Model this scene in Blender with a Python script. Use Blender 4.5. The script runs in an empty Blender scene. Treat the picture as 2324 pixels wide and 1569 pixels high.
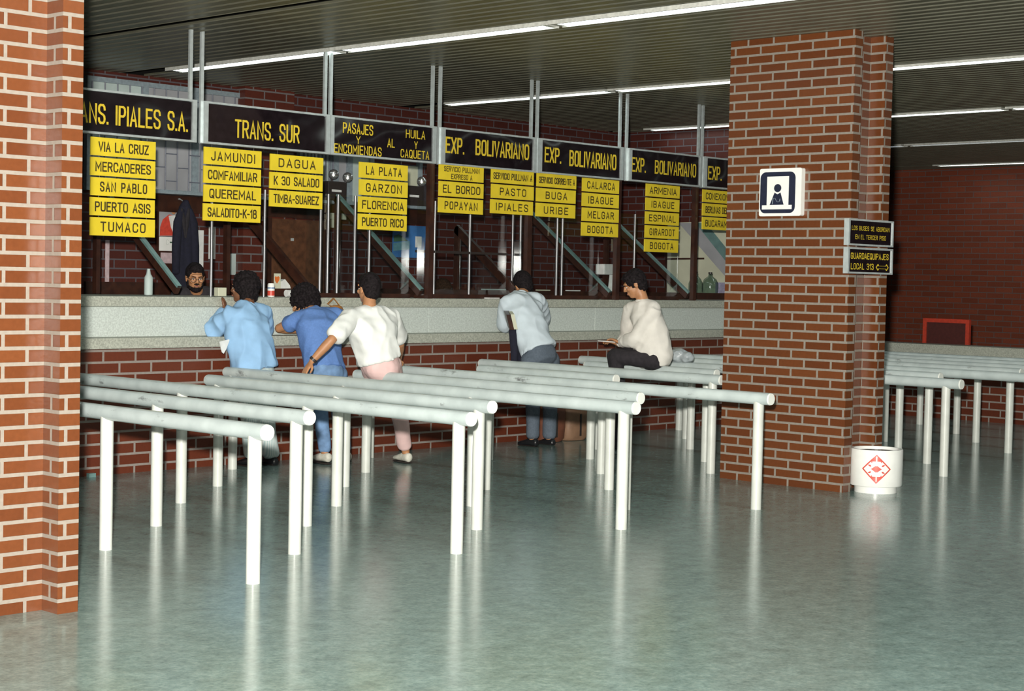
import bpy, bmesh, math, random
from mathutils import Vector as V, Matrix, noise as mnoise
random.seed(7)
S = bpy.context.scene
COL = S.collection

# ------------------------------------------------------------------ camera
F, CX, CY, H = 3792.66, 1162.0, 784.5, 1.633          # focal length in px of the 2324x1569 frame, eye height
YAW, PIT, ROL = 0.8108484, -0.04046682, 0.02086062
_f = V((math.sin(YAW)*math.cos(PIT), math.cos(YAW)*math.cos(PIT), math.sin(PIT)))
_r = _f.cross(V((0, 0, 1))).normalized(); _u = _r.cross(_f)
cr, sr = math.cos(ROL), math.sin(ROL)
RGT, UPV, FWD = cr*_r + sr*_u, -sr*_r + cr*_u, _f
CAM = V((0, 0, H))
cd = bpy.data.cameras.new('camera'); cd.sensor_width = 36; cd.lens = F/2324*36; cd.clip_end = 200
co = bpy.data.objects.new('camera', cd); COL.objects.link(co); S.camera = co
co.matrix_world = Matrix(((RGT.x, UPV.x, -FWD.x, 0), (RGT.y, UPV.y, -FWD.y, 0), (RGT.z, UPV.z, -FWD.z, H), (0, 0, 0, 1)))

def ray(x, y): return RGT*((x-CX)/F) - UPV*((y-CY)/F) + FWD
def on_y(x, y, Y): d = ray(x, y); return CAM + d*(Y/d.y)
def on_x(x, y, X): d = ray(x, y); return CAM + d*(X/d.x)
def on_z(x, y, z): d = ray(x, y); return CAM + d*((z-H)/d.z)

# ------------------------------------------------------------------ world, lights, exposure
W = bpy.data.worlds.new('hall_air'); S.world = W; W.use_nodes = True
W.node_tree.nodes['Background'].inputs[0].default_value = (0.75, 0.9, 0.85, 1)
W.node_tree.nodes['Background'].inputs[1].default_value = 0.03
S.view_settings.view_transform = 'Standard'; S.view_settings.look = 'None'
S.view_settings.gamma = 1; S.view_settings.use_curve_mapping = False
S.view_settings.exposure = 0.0
S.cycles.use_denoising = True
S.cycles.max_bounces = 8; S.cycles.diffuse_bounces = 3; S.cycles.glossy_bounces = 4
S.cycles.transparent_max_bounces = 16
fl = bpy.data.lights.new('camera_flash', 'SPOT'); fl.energy = 8800; fl.spot_size = math.radians(76); fl.spot_blend = .75; fl.color = (1, 0.975, 0.90); fl.shadow_soft_size = 0.06
fo = bpy.data.objects.new('camera_flash', fl); COL.objects.link(fo)
fo.location = CAM + RGT*-0.10 + UPV*0.30 + FWD*0.02
fo.rotation_euler = (FWD + V((0, 0, .07))).to_track_quat('-Z', 'Y').to_euler()
TUBE = 6.2                                             # emission of the fluorescent diffusers

# ------------------------------------------------------------------ materials
def nn(nt, t, **k):
    n = nt.nodes.new(t)
    for a, b in k.items(): setattr(n, a, b)
    return n
def base(name):
    m = bpy.data.materials.new(name); m.use_nodes = True
    return m, m.node_tree, m.node_tree.nodes['Principled BSDF']
def mat(name, c, rough=.5, metal=0, var=.12, scale=30, bump=0, c2=None, spec=.5, coat=0, detail=3, scuff=None, wave=0):
    m, nt, b = base(name); L = nt.links.new
    b.inputs['Roughness'].default_value = rough; b.inputs['Metallic'].default_value = metal
    b.inputs['Specular IOR Level'].default_value = spec; b.inputs['Coat Weight'].default_value = coat
    tc = nn(nt, 'ShaderNodeTexCoord'); no = nn(nt, 'ShaderNodeTexNoise')
    no.inputs['Scale'].default_value = scale; no.inputs['Detail'].default_value = detail
    L(tc.outputs['Object'], no.inputs['Vector'])
    r = nn(nt, 'ShaderNodeValToRGB')
    a = c2 or tuple(x*(1-var) for x in c); d = c if c2 else tuple(min(1, x*(1+var)) for x in c)
    r.color_ramp.elements[0].color = (*a, 1); r.color_ramp.elements[1].color = (*d, 1)
    r.color_ramp.elements[0].position = .35; r.color_ramp.elements[1].position = .65
    L(no.outputs['Fac'], r.inputs['Fac']); L(r.outputs['Color'], b.inputs['Base Color'])
    if scuff:                                             # dark worn patches
        mp = nn(nt, 'ShaderNodeMapping'); mp.inputs['Scale'].default_value = (14, 3.5, 9); L(tc.outputs['Object'], mp.inputs[0])
        n2 = nn(nt, 'ShaderNodeTexNoise'); n2.inputs['Scale'].default_value = 1; n2.inputs['Detail'].default_value = 6; n2.inputs['Roughness'].default_value = .7; L(mp.outputs[0], n2.inputs['Vector'])
        r2 = nn(nt, 'ShaderNodeMapRange'); r2.inputs[1].default_value = .62; r2.inputs[2].default_value = .72; L(n2.outputs['Fac'], r2.inputs[0])
        mx = nn(nt, 'ShaderNodeMix', data_type='RGBA'); L(r2.outputs[0], mx.inputs[0]); L(r.outputs['Color'], mx.inputs[6]); mx.inputs[7].default_value = (*scuff, 1)
        L(mx.outputs[2], b.inputs['Base Color'])
    if wave:                                              # slightly buckled sheet
        n3 = nn(nt, 'ShaderNodeTexNoise'); n3.inputs['Scale'].default_value = 2.2; n3.inputs['Detail'].default_value = 0; L(tc.outputs['Object'], n3.inputs['Vector'])
        b3 = nn(nt, 'ShaderNodeBump'); b3.inputs['Strength'].default_value = 1; b3.inputs['Distance'].default_value = wave
        L(n3.outputs['Fac'], b3.inputs['Height']); L(b3.outputs['Normal'], b.inputs['Normal'])
    if bump:
        bu = nn(nt, 'ShaderNodeBump'); bu.inputs['Strength'].default_value = bump; bu.inputs['Distance'].default_value = .01
        L(no.outputs['Fac'], bu.inputs['Height']); L(bu.outputs['Normal'], b.inputs['Normal'])
    return m
def emit(name, c, s):
    m, nt, b = base(name)
    b.inputs['Base Color'].default_value = (*c, 1); b.inputs['Emission Color'].default_value = (*c, 1)
    b.inputs['Emission Strength'].default_value = s
    return m
def brick(name, bw, bh, mo, c1, c2, cm, rough=.4, spec=.5, zoff=0.0, uoff=0.0):
    m, nt, b = base(name); L = nt.links.new
    g = nn(nt, 'ShaderNodeNewGeometry'); tc = nn(nt, 'ShaderNodeTexCoord')
    sp = nn(nt, 'ShaderNodeSeparateXYZ'); L(tc.outputs['Object'], sp.inputs[0])
    sn = nn(nt, 'ShaderNodeSeparateXYZ'); L(g.outputs['True Normal'], sn.inputs[0])
    ab = nn(nt, 'ShaderNodeMath', operation='ABSOLUTE'); L(sn.outputs[0], ab.inputs[0])
    gt = nn(nt, 'ShaderNodeMath', operation='GREATER_THAN'); L(ab.outputs[0], gt.inputs[0]); gt.inputs[1].default_value = .5
    mx = nn(nt, 'ShaderNodeMix', data_type='FLOAT'); L(gt.outputs[0], mx.inputs[0]); L(sp.outputs[0], mx.inputs[2]); L(sp.outputs[1], mx.inputs[3])
    au = nn(nt, 'ShaderNodeMath', operation='ADD'); L(mx.outputs[0], au.inputs[0]); au.inputs[1].default_value = uoff
    az = nn(nt, 'ShaderNodeMath', operation='ADD'); L(sp.outputs[2], az.inputs[0]); az.inputs[1].default_value = zoff
    cb = nn(nt, 'ShaderNodeCombineXYZ'); L(au.outputs[0], cb.inputs[0]); L(az.outputs[0], cb.inputs[1])
    bt = nn(nt, 'ShaderNodeTexBrick'); bt.offset = .5
    L(cb.outputs[0], bt.inputs['Vector'])
    bt.inputs['Scale'].default_value = 1; bt.inputs['Brick Width'].default_value = bw; bt.inputs['Row Height'].default_value = bh
    bt.inputs['Mortar Size'].default_value = mo; bt.inputs['Mortar Smooth'].default_value = .15
    bt.inputs['Color1'].default_value = (*c1, 1); bt.inputs['Color2'].default_value = (*c2, 1); bt.inputs['Mortar'].default_value = (*cm, 1)
    no = nn(nt, 'ShaderNodeTexNoise'); no.inputs['Scale'].default_value = 45; no.inputs['Detail'].default_value = 4
    L(tc.outputs['Object'], no.inputs['Vector'])
    mr = nn(nt, 'ShaderNodeMapRange'); L(no.outputs['Fac'], mr.inputs[0]); mr.inputs[3].default_value = .8; mr.inputs[4].default_value = 1.15
    mm = nn(nt, 'ShaderNodeMix', data_type='RGBA', blend_type='MULTIPLY'); mm.inputs[0].default_value = 1
    L(bt.outputs['Color'], mm.inputs[6]); L(mr.outputs[0], mm.inputs[7]); L(mm.outputs[2], b.inputs['Base Color'])
    rr = nn(nt, 'ShaderNodeMapRange'); L(bt.outputs['Fac'], rr.inputs[0]); rr.inputs[3].default_value = rough; rr.inputs[4].default_value = .9
    L(rr.outputs[0], b.inputs['Roughness']); b.inputs['Specular IOR Level'].default_value = spec
    iv = nn(nt, 'ShaderNodeMath', operation='SUBTRACT'); iv.inputs[0].default_value = 1; L(bt.outputs['Fac'], iv.inputs[1])
    hn = nn(nt, 'ShaderNodeMath', operation='MULTIPLY_ADD'); L(no.outputs['Fac'], hn.inputs[0]); hn.inputs[1].default_value = .12; L(iv.outputs[0], hn.inputs[2])
    bu = nn(nt, 'ShaderNodeBump'); bu.inputs['Strength'].default_value = .5; bu.inputs['Distance'].default_value = .008
    L(hn.outputs[0], bu.inputs['Height']); L(bu.outputs['Normal'], b.inputs['Normal'])
    return m
def terrazzo():
    m, nt, b = base('terrazzo'); L = nt.links.new
    tc = nn(nt, 'ShaderNodeTexCoord')
    vo = nn(nt, 'ShaderNodeTexNoise'); vo.inputs['Scale'].default_value = 38; vo.inputs['Detail'].default_value = 5; vo.inputs['Roughness'].default_value = .7; L(tc.outputs['Object'], vo.inputs['Vector'])
    no = nn(nt, 'ShaderNodeTexNoise'); no.inputs['Scale'].default_value = 9; no.inputs['Detail'].default_value = 6; L(tc.outputs['Object'], no.inputs['Vector'])
    r = nn(nt, 'ShaderNodeValToRGB'); e = r.color_ramp.elements
    e[0].position = .34; e[0].color = (.13, .192, .182, 1); e[1].position = .66; e[1].color = (.28, .36, .325, 1)
    k = r.color_ramp.elements.new(.5); k.color = (.20, .282, .262, 1)
    L(vo.outputs['Color'], r.inputs['Fac'])
    mr = nn(nt, 'ShaderNodeMapRange'); L(no.outputs['Fac'], mr.inputs[0]); mr.inputs[1].default_value = .3; mr.inputs[2].default_value = .7; mr.inputs[3].default_value = .8; mr.inputs[4].default_value = 1.15
    mm = nn(nt, 'ShaderNodeMix', data_type='RGBA', blend_type='MULTIPLY'); mm.inputs[0].default_value = 1
    L(r.outputs['Color'], mm.inputs[6]); L(mr.outputs[0], mm.inputs[7]); L(mm.outputs[2], b.inputs['Base Color'])
    b.inputs['Roughness'].default_value = .17; b.inputs['Specular IOR Level'].default_value = .30
    return m
def glass(name, tint=(.95, .97, .97), gl=.05, rough=.036):
    m = bpy.data.materials.new(name); m.use_nodes = True; nt = m.node_tree; L = nt.links.new
    nt.nodes.remove(nt.nodes['Principled BSDF']); out = nt.nodes['Material Output']
    t = nn(nt, 'ShaderNodeBsdfTransparent'); t.inputs[0].default_value = (*tint, 1)
    g = nn(nt, 'ShaderNodeBsdfGlossy'); g.inputs['Roughness'].default_value = rough
    lw = nn(nt, 'ShaderNodeLayerWeight'); lw.inputs[0].default_value = .5
    pw = nn(nt, 'ShaderNodeMath', operation='POWER'); L(lw.outputs['Facing'], pw.inputs[0]); pw.inputs[1].default_value = 5
    ad = nn(nt, 'ShaderNodeMath', operation='MULTIPLY_ADD'); L(pw.outputs[0], ad.inputs[0]); ad.inputs[1].default_value = .85; ad.inputs[2].default_value = gl
    mx = nn(nt, 'ShaderNodeMixShader'); L(ad.outputs[0], mx.inputs[0]); L(t.outputs[0], mx.inputs[1]); L(g.outputs[0], mx.inputs[2])
    L(mx.outputs[0], out.inputs[0]); return m
def striped(name, c1, c2, scale, rough=.8):
    m, nt, b = base(name); L = nt.links.new
    tc = nn(nt, 'ShaderNodeTexCoord'); w = nn(nt, 'ShaderNodeTexWave', bands_direction='X'); w.inputs['Scale'].default_value = scale
    w.inputs['Distortion'].default_value = .6
    L(tc.outputs['Object'], w.inputs['Vector']); r = nn(nt, 'ShaderNodeValToRGB')
    r.color_ramp.elements[0].color = (*c1, 1); r.color_ramp.elements[1].color = (*c2, 1)
    L(w.outputs['Fac'], r.inputs[0]); L(r.outputs[0], b.inputs['Base Color']); b.inputs['Roughness'].default_value = rough
    return m

M = {}
M['brick_pillar'] = brick('glazed_brick', .25, .0745, .0098, (.150, .046, .015), (.115, .033, .011), (.245, .21, .175), .3, .5, .012)
M['brick_counter'] = brick('counter_brick', .30, .0925, .010, (.135, .031, .014), (.11, .024, .011), (.27, .23, .205), .4, .45, .03)
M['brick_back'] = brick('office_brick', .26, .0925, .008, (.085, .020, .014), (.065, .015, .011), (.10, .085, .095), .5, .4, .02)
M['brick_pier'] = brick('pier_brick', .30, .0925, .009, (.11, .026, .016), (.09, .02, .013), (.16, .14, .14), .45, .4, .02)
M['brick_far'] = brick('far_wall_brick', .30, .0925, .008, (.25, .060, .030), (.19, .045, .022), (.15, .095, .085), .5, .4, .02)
M['terrazzo'] = terrazzo()
M['slat'] = mat('slat_metal', (.17, .165, .115), .33, .4, .1, 3)
M['slat_edge'] = mat('slat_edge_metal', (.17, .165, .125), .4, .2, .1, 3)
M['slot'] = mat('ceiling_void', (.02, .018, .012), .8)
M['stone'] = mat('granite_cladding', (.55, .595, .56), .45, 0, .14, 70, .05, detail=5)
M['stone_dark'] = mat('granite_edge', (.40, .41, .35), .5, 0, .22, 80, .05, detail=5)
M['rail'] = mat('white_rail_paint', (.56, .625, .615), .32, 0, .06, 6, c2=(.46, .52, .515), scuff=(.16, .17, .17))
M['post'] = mat('white_post_paint', (.62, .635, .585), .35, 0, .05, 8)
M['cap'] = mat('pipe_end_paint', (.84, .85, .79), .4, 0, .04, 8)
M['alu'] = mat('aluminium', (.55, .60, .60), .35, .35, .08, 20)
M['steel'] = mat('steel_stile', (.30, .30, .31), .45, .85, .05, 20)
M['black'] = mat('black_acrylic', (.012, .008, .010), .07, 0, .2, 20, spec=.5, wave=.02)
M['yellow_ink'] = mat('yellow_lettering', (.72, .52, .035), .5, 0, .06, 20)
M['yellow'] = mat('yellow_acrylic', (.80, .60, .035), .3, 0, .05, 8)
M['ink'] = mat('dark_lettering', (.05, .035, .012), .5)
M['wood'] = mat('dark_wood', (.055, .020, .012), .35, 0, .3, 12, c2=(.03, .012, .009))
M['door_wood'] = mat('brown_door_wood', (.10, .04, .018), .5, 0, .3, 14)
M['teal'] = mat('teal_edge', (.17, .29, .28), .4, .2, .1, 10)
M['glass'] = glass('partition_glass')
M['frosted'] = mat('frosted_pane', (.34, .34, .36), .5, 0, .15, 2)
M['grille'] = mat('blue_grey_grille', (.14, .15, .19), .5)
M['frame_blue'] = mat('blue_grey_frame', (.24, .29, .32), .45)
M['cream'] = mat('cream_board', (.60, .60, .46), .6, 0, .06, 5)
M['pale'] = mat('pale_board', (.46, .54, .52), .6, 0, .08, 5)
M['white'] = mat('white_enamel', (.86, .86, .82), .3, 0, .03, 10)
M['paper'] = mat('paper', (.72, .72, .70), .7, 0, .08, 15)
M['pink_paper'] = mat('pink_paper', (.55, .42, .44), .7)
M['navy'] = mat('navy_panel', (.018, .022, .045), .35)
M['red'] = mat('red_paint', (.62, .07, .045), .4)
M['red_dull'] = mat('red_frame_paint', (.50, .05, .025), .45)
M['maroon'] = mat('maroon_panel', (.07, .013, .010), .6)
M['dark'] = mat('dark_metal', (.03, .022, .02), .45)
M['chrome'] = mat('lamp_reflector', (.75, .75, .75), .12, .9, .03, 10)
M['diff'] = emit('tube_diffuser', (.86, 1.0, .97), TUBE)
M['diff_dim'] = emit('weak_tube_diffuser', (.8, .9, 1), .5)
M['housing'] = mat('lamp_housing', (.6, .6, .55), .4)
M['skin'] = mat('skin_tan', (.46, .22, .105), .5, 0, .08, 25)
M['skin_dark'] = mat('skin_deep', (.20, .085, .042), .45, 0, .1, 25)
M['hair'] = mat('black_hair', (.012, .009, .010), .8, 0, .5, 60, .4, spec=.15)
M['hair_brown'] = mat('brown_hair', (.035, .018, .010), .8, 0, .4, 60, .4, spec=.15)
M['sky'] = mat('sky_blue_cotton', (.29, .49, .74), .85, 0, .06, 9, .15)
M['polo'] = mat('blue_knit', (.115, .225, .52), .85, 0, .06, 60, .15)
M['whitecloth'] = mat('white_cotton', (.82, .83, .80), .8, 0, .03, 9, .12)
M['palecloth'] = mat('pale_blue_cotton', (.60, .68, .74), .85, 0, .05, 9, .15)
M['creamcloth'] = mat('cream_cotton', (.76, .72, .66), .85, 0, .05, 9, .15)
M['pink'] = mat('pink_cotton', (.76, .52, .50), .85, 0, .05, 10, .12)
M['jeans'] = mat('washed_denim', (.16, .27, .46), .85, 0, .2, 14, .15)
M['greywool'] = mat('grey_wool', (.10, .125, .16), .9, 0, .1, 60, .1)
M['blackcloth'] = mat('black_cloth', (.022, .018, .022), .9, 0, .2, 30, .1)
M['navycloth'] = mat('navy_cloth', (.009, .009, .022), .9, 0, .2, 30, .1)
M['stripe'] = striped('striped_cotton', (.66, .70, .68), (.40, .52, .52), 22)
M['shoe_w'] = mat('pale_shoe', (.60, .58, .50), .6)
M['shoe_b'] = mat('black_shoe', (.012, .012, .014), .3)
M['leather'] = mat('tan_leather', (.36, .15, .035), .5, 0, .15, 20)
M['brown_bag'] = mat('brown_bag', (.15, .052, .028), .6, 0, .15, 12)
M['tan_bag'] = mat('tan_bag', (.24, .135, .08), .6, 0, .12, 12)
M['eyew'] = mat('eye_white', (.7, .68, .64), .2)
M['lip'] = mat('lip', (.30, .11, .08), .5)
M['blue'] = mat('poster_blue', (.05, .17, .42), .5, 0, .2, 6)
M['green'] = mat('poster_green', (.05, .12, .07), .6, 0, .3, 10)
M['lake'] = mat('poster_lake', (.12, .28, .34), .6)
M['lilac'] = mat('lilac_card', (.33, .30, .42), .6)
M['jug'] = glass('bottle_glass', (.72, .80, .77), .10, .05)
M['orange'] = mat('orange_print', (.66, .16, .03), .6)
M['clearbag'] = mat('grey_plastic', (.42, .46, .48), .35, 0, .2, 20)

# ------------------------------------------------------------------ mesh helpers
def nb(): return bmesh.new()
def box(bm, x0, x1, y0, y1, z0, z1):
    vs = [bm.verts.new((x, y, z)) for x in (x0, x1) for y in (y0, y1) for z in (z0, z1)]
    for f in ((0, 1, 3, 2), (4, 6, 7, 5), (0, 4, 5, 1), (2, 3, 7, 6), (0, 2, 6, 4), (1, 5, 7, 3)): bm.faces.new([vs[i] for i in f])
def frame_of(d):
    d = d.normalized(); a = V((0, 0, 1)) if abs(d.z) < .9 else V((1, 0, 0))
    s = d.cross(a).normalized(); return s, s.cross(d)
def cyl(bm, a, b, r0, r1=None, n=20, cap=True):
    a, b = V(a), V(b); r1 = r0 if r1 is None else r1; s, t = frame_of(b-a)
    R = [[bm.verts.new(p + s*(r*math.cos(2*math.pi*i/n)) + t*(r*math.sin(2*math.pi*i/n))) for i in range(n)] for p, r in ((a, r0), (b, r1))]
    for i in range(n): bm.faces.new((R[0][i], R[0][(i+1) % n], R[1][(i+1) % n], R[1][i]))
    if cap: bm.faces.new(R[0][::-1]); bm.faces.new(R[1])
def bar(bm, a, b, w, h, side=None):
    """rectangular bar from a to b, w along side"""
    a, b = V(a), V(b); d = (b-a).normalized(); s = V(side).normalized() if side else frame_of(d)[0]; t = s.cross(d).normalized()
    vs = [[bm.verts.new(p + s*(w/2*i) + t*(h/2*j)) for i, j in ((-1, -1), (1, -1), (1, 1), (-1, 1))] for p in (a, b)]
    for i in range(4): bm.faces.new((vs[0][i], vs[0][(i+1) % 4], vs[1][(i+1) % 4], vs[1][i]))
    bm.faces.new(vs[0][::-1]); bm.faces.new(vs[1])
def lathe(bm, prof, c, n=40):
    c = V(c); R = [[bm.verts.new(c + V((r*math.cos(2*math.pi*i/n), r*math.sin(2*math.pi*i/n), z))) for i in range(n)] for r, z in prof]
    for k in range(len(R)-1):
        for i in range(n): bm.faces.new((R[k][i], R[k][(i+1) % n], R[k+1][(i+1) % n], R[k+1][i]))
    bm.faces.new(R[0][::-1]); bm.faces.new(R[-1])
def ell(bm, c, r, axes=None, n=16, m=10):
    c = V(c); A = axes or (V((1, 0, 0)), V((0, 1, 0)), V((0, 0, 1)))
    P = lambda th, ph: c + A[0]*(r[0]*math.sin(th)*math.cos(ph)) + A[1]*(r[1]*math.sin(th)*math.sin(ph)) + A[2]*(r[2]*math.cos(th))
    top, bot = bm.verts.new(P(0, 0)), bm.verts.new(P(math.pi, 0))
    R = [[bm.verts.new(P(math.pi*k/m, 2*math.pi*i/n)) for i in range(n)] for k in range(1, m)]
    for i in range(n):
        j = (i+1) % n; bm.faces.new((top, R[0][i], R[0][j])); bm.faces.new((R[-1][i], bot, R[-1][j]))
        for k in range(m-2): bm.faces.new((R[k][i], R[k+1][i], R[k+1][j], R[k][j]))
def loft(bm, pts, rad, side=None, n=16):
    """closed tube through pts; rad is a number or (half width along side, half depth) per point; rounded ends"""
    pts = [V(p) for p in pts]; rad = [(r, r) if not isinstance(r, tuple) else r for r in rad]
    d0 = (pts[0]-pts[1]).normalized(); d1 = (pts[-1]-pts[-2]).normalized()
    P, Q = [], []
    for k in (.94, .55): P.append(pts[0] + d0*(min(rad[0])*.7*k)); Q.append(tuple(x*math.sqrt(1-k*k) for x in rad[0]))
    P += pts; Q += rad
    for k in (.55, .94): P.append(pts[-1] + d1*(min(rad[-1])*.7*k)); Q.append(tuple(x*math.sqrt(1-k*k) for x in rad[-1]))
    R = []
    s0 = V(side) if side is not None else None
    for i, (p, q) in enumerate(zip(P, Q)):
        t = (P[min(i+1, len(P)-1)] - P[max(i-1, 0)]).normalized()
        s = s0 if s0 is not None else frame_of(t)[0]
        s = (s - t*s.dot(t)).normalized(); s0 = s; w = t.cross(s)
        R.append([bm.verts.new(p + s*(q[0]*math.cos(2*math.pi*k/n)) + w*(q[1]*math.sin(2*math.pi*k/n))) for k in range(n)])
    for a, b in zip(R, R[1:]):
        for k in range(n): bm.faces.new((a[k], a[(k+1) % n], b[(k+1) % n], b[k]))
    bm.faces.new(R[0][::-1]); bm.faces.new(R[-1])
def prism(bm, poly, o, ax, ay, az, d):
    """extrude 2D polygon (in axes ax, ay at o) by d along az"""
    A = [bm.verts.new(V(o) + V(ax)*x + V(ay)*y) for x, y in poly]; B = [bm.verts.new(v.co + V(az)*d) for v in A]
    n = len(poly); bm.faces.new(A); bm.faces.new(B[::-1])
    for i in range(n): bm.faces.new((A[i], B[i], B[(i+1) % n], A[(i+1) % n]))
def obj(name, bm, m, parent=None, smooth=False, bevel=0):
    bmesh.ops.recalc_face_normals(bm, faces=bm.faces)
    me = bpy.data.meshes.new(name); bm.to_mesh(me); bm.free(); return obj_me(name, me, m, parent, smooth, bevel)
def obj_me(name, me, m, parent=None, smooth=False, bevel=0):
    me.materials.clear(); me.materials.append(M[m] if isinstance(m, str) else m)
    if smooth: me.polygons.foreach_set('use_smooth', [True]*len(me.polygons))
    o = bpy.data.objects.new(name, me); COL.objects.link(o)
    if parent is not None:
        o.parent = parent; o.matrix_parent_inverse = Matrix.Translation(-parent.location)
    if bevel:
        b = o.modifiers.new('bevel', 'BEVEL'); b.width = bevel; b.segments = 2; b.limit_method = 'ANGLE'
    return o
def auto(o, ang=40):
    me = o.data; me.polygons.foreach_set('use_smooth', [True]*len(me.polygons))
    try: me.set_sharp_from_angle(angle=math.radians(ang))
    except Exception: pass
    return o
def thing(name, label, cat, loc=(0, 0, 0), group=None):
    o = bpy.data.objects.new(name, None); COL.objects.link(o); o.location = loc; o.empty_display_size = .1
    o['label'] = label; o['category'] = cat
    if group: o['group'] = group
    return o
def tag(o, label, cat, group=None):
    o['label'] = label; o['category'] = cat
    if group: o['group'] = group
    return o
def struct(name, bm, m, **k):
    o = obj(name, bm, m, **k); o['kind'] = 'structure'; return o
def evaluated(me, mods):
    o = bpy.data.objects.new('tmp', me); COL.objects.link(o)
    for t, kw in mods:
        md = o.modifiers.new(t, t)
        for k, v in kw.items(): setattr(md, k, v)
    bpy.context.view_layer.update()
    dg = bpy.context.evaluated_depsgraph_get()
    r = bpy.data.meshes.new_from_object(o.evaluated_get(dg)); bpy.data.objects.remove(o); return r
# ------------------------------------------------------------------ uniform stroke lettering
_C = [(1, .74), (.95, .9), (.76, 1), (.24, 1), (.05, .9), (0, .74), (0, .26), (.05, .1), (.24, 0), (.76, 0), (.95, .1), (1, .26)]
_O = [(0, .26), (.05, .1), (.24, 0), (.76, 0), (.95, .1), (1, .26), (1, .74), (.95, .9), (.76, 1), (.24, 1), (.05, .9), (0, .74), (0, .26)]
GL = {'A': (1, [[(0, 0), (.5, 1), (1, 0)], [(.17, .3), (.83, .3)]]),
 'B': (1, [[(0, 0), (0, 1), (.65, 1), (.9, .93), (.97, .77), (.9, .6), (.65, .53), (0, .53)], [(.65, .53), (.93, .45), (1, .27), (.93, .08), (.68, 0), (0, 0)]]),
 'C': (1, [_C]), 'D': (1, [[(0, 0), (0, 1), (.6, 1), (.9, .9), (1, .7), (1, .3), (.9, .1), (.6, 0), (0, 0)]]),
 'E': (.9, [[(1, 1), (0, 1), (0, 0), (1, 0)], [(0, .53), (.85, .53)]]), 'F': (.9, [[(1, 1), (0, 1), (0, 0)], [(0, .53), (.85, .53)]]),
 'G': (1, [_C+[(1, .46), (.58, .46)]]), 'H': (1, [[(0, 0), (0, 1)], [(1, 0), (1, 1)], [(0, .52), (1, .52)]]), 'I': (.001, [[(0, 0), (0, 1)]]),
 'J': (.8, [[(1, 1), (1, .24), (.92, .08), (.7, 0), (.32, 0), (.08, .08), (0, .24)]]), 'K': (1, [[(0, 0), (0, 1)], [(1, 1), (0, .38)], [(.32, .58), (1, 0)]]),
 'L': (.85, [[(0, 1), (0, 0), (1, 0)]]), 'M': (1.3, [[(0, 0), (0, 1), (.5, .3), (1, 1), (1, 0)]]), 'N': (1.05, [[(0, 0), (0, 1), (1, 0), (1, 1)]]), 'O': (1, [_O]),
 'P': (.98, [[(0, 0), (0, 1), (.68, 1), (.93, .92), (1, .74), (.93, .56), (.68, .47), (0, .47)]]), 'Q': (1, [_O, [(.6, .24), (1.02, -.06)]]),
 'R': (1, [[(0, 0), (0, 1), (.68, 1), (.93, .92), (1, .75), (.93, .58), (.68, .5), (0, .5)], [(.55, .5), (1, 0)]]),
 'S': (1, [[(1, .77), (.94, .91), (.74, 1), (.26, 1), (.06, .92), (0, .77), (.06, .63), (.26, .55), (.74, .46), (.94, .38), (1, .23), (.94, .09), (.74, 0), (.26, 0), (.06, .09), (0, .23)]]),
 'T': (1, [[(0, 1), (1, 1)], [(.5, 1), (.5, 0)]]), 'U': (1, [[(0, 1), (0, .24), (.06, .09), (.25, 0), (.75, 0), (.94, .09), (1, .24), (1, 1)]]),
 'V': (1.05, [[(0, 1), (.5, 0), (1, 1)]]), 'X': (1.05, [[(0, 0), (1, 1)], [(0, 1), (1, 0)]]), 'Y': (1.05, [[(0, 1), (.5, .45), (1, 1)], [(.5, .45), (.5, 0)]]),
 'Z': (1, [[(0, 1), (1, 1), (0, 0), (1, 0)]]), '0': (1, [_O]), '1': (.4, [[(0, .78), (1, 1), (1, 0)]]),
 '3': (1, [[(0, .85), (.2, 1), (.75, 1), (.95, .9), (.95, .63), (.75, .53), (.4, .53)], [(.75, .53), (1, .42), (1, .1), (.78, 0), (.2, 0), (0, .14)]]),
 '8': (1, [[(.25, .53), (.06, .62), (.06, .9), (.25, 1), (.75, 1), (.94, .9), (.94, .62), (.75, .53), (.25, .53), (0, .42), (0, .1), (.22, 0), (.78, 0), (1, .1), (1, .42), (.75, .53)]]),
 '-': (.55, [[(0, .45), (1, .45)]]), '.': (.001, [[(0, .0), (0, .02)]]), ' ': (.55, [])}
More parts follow.
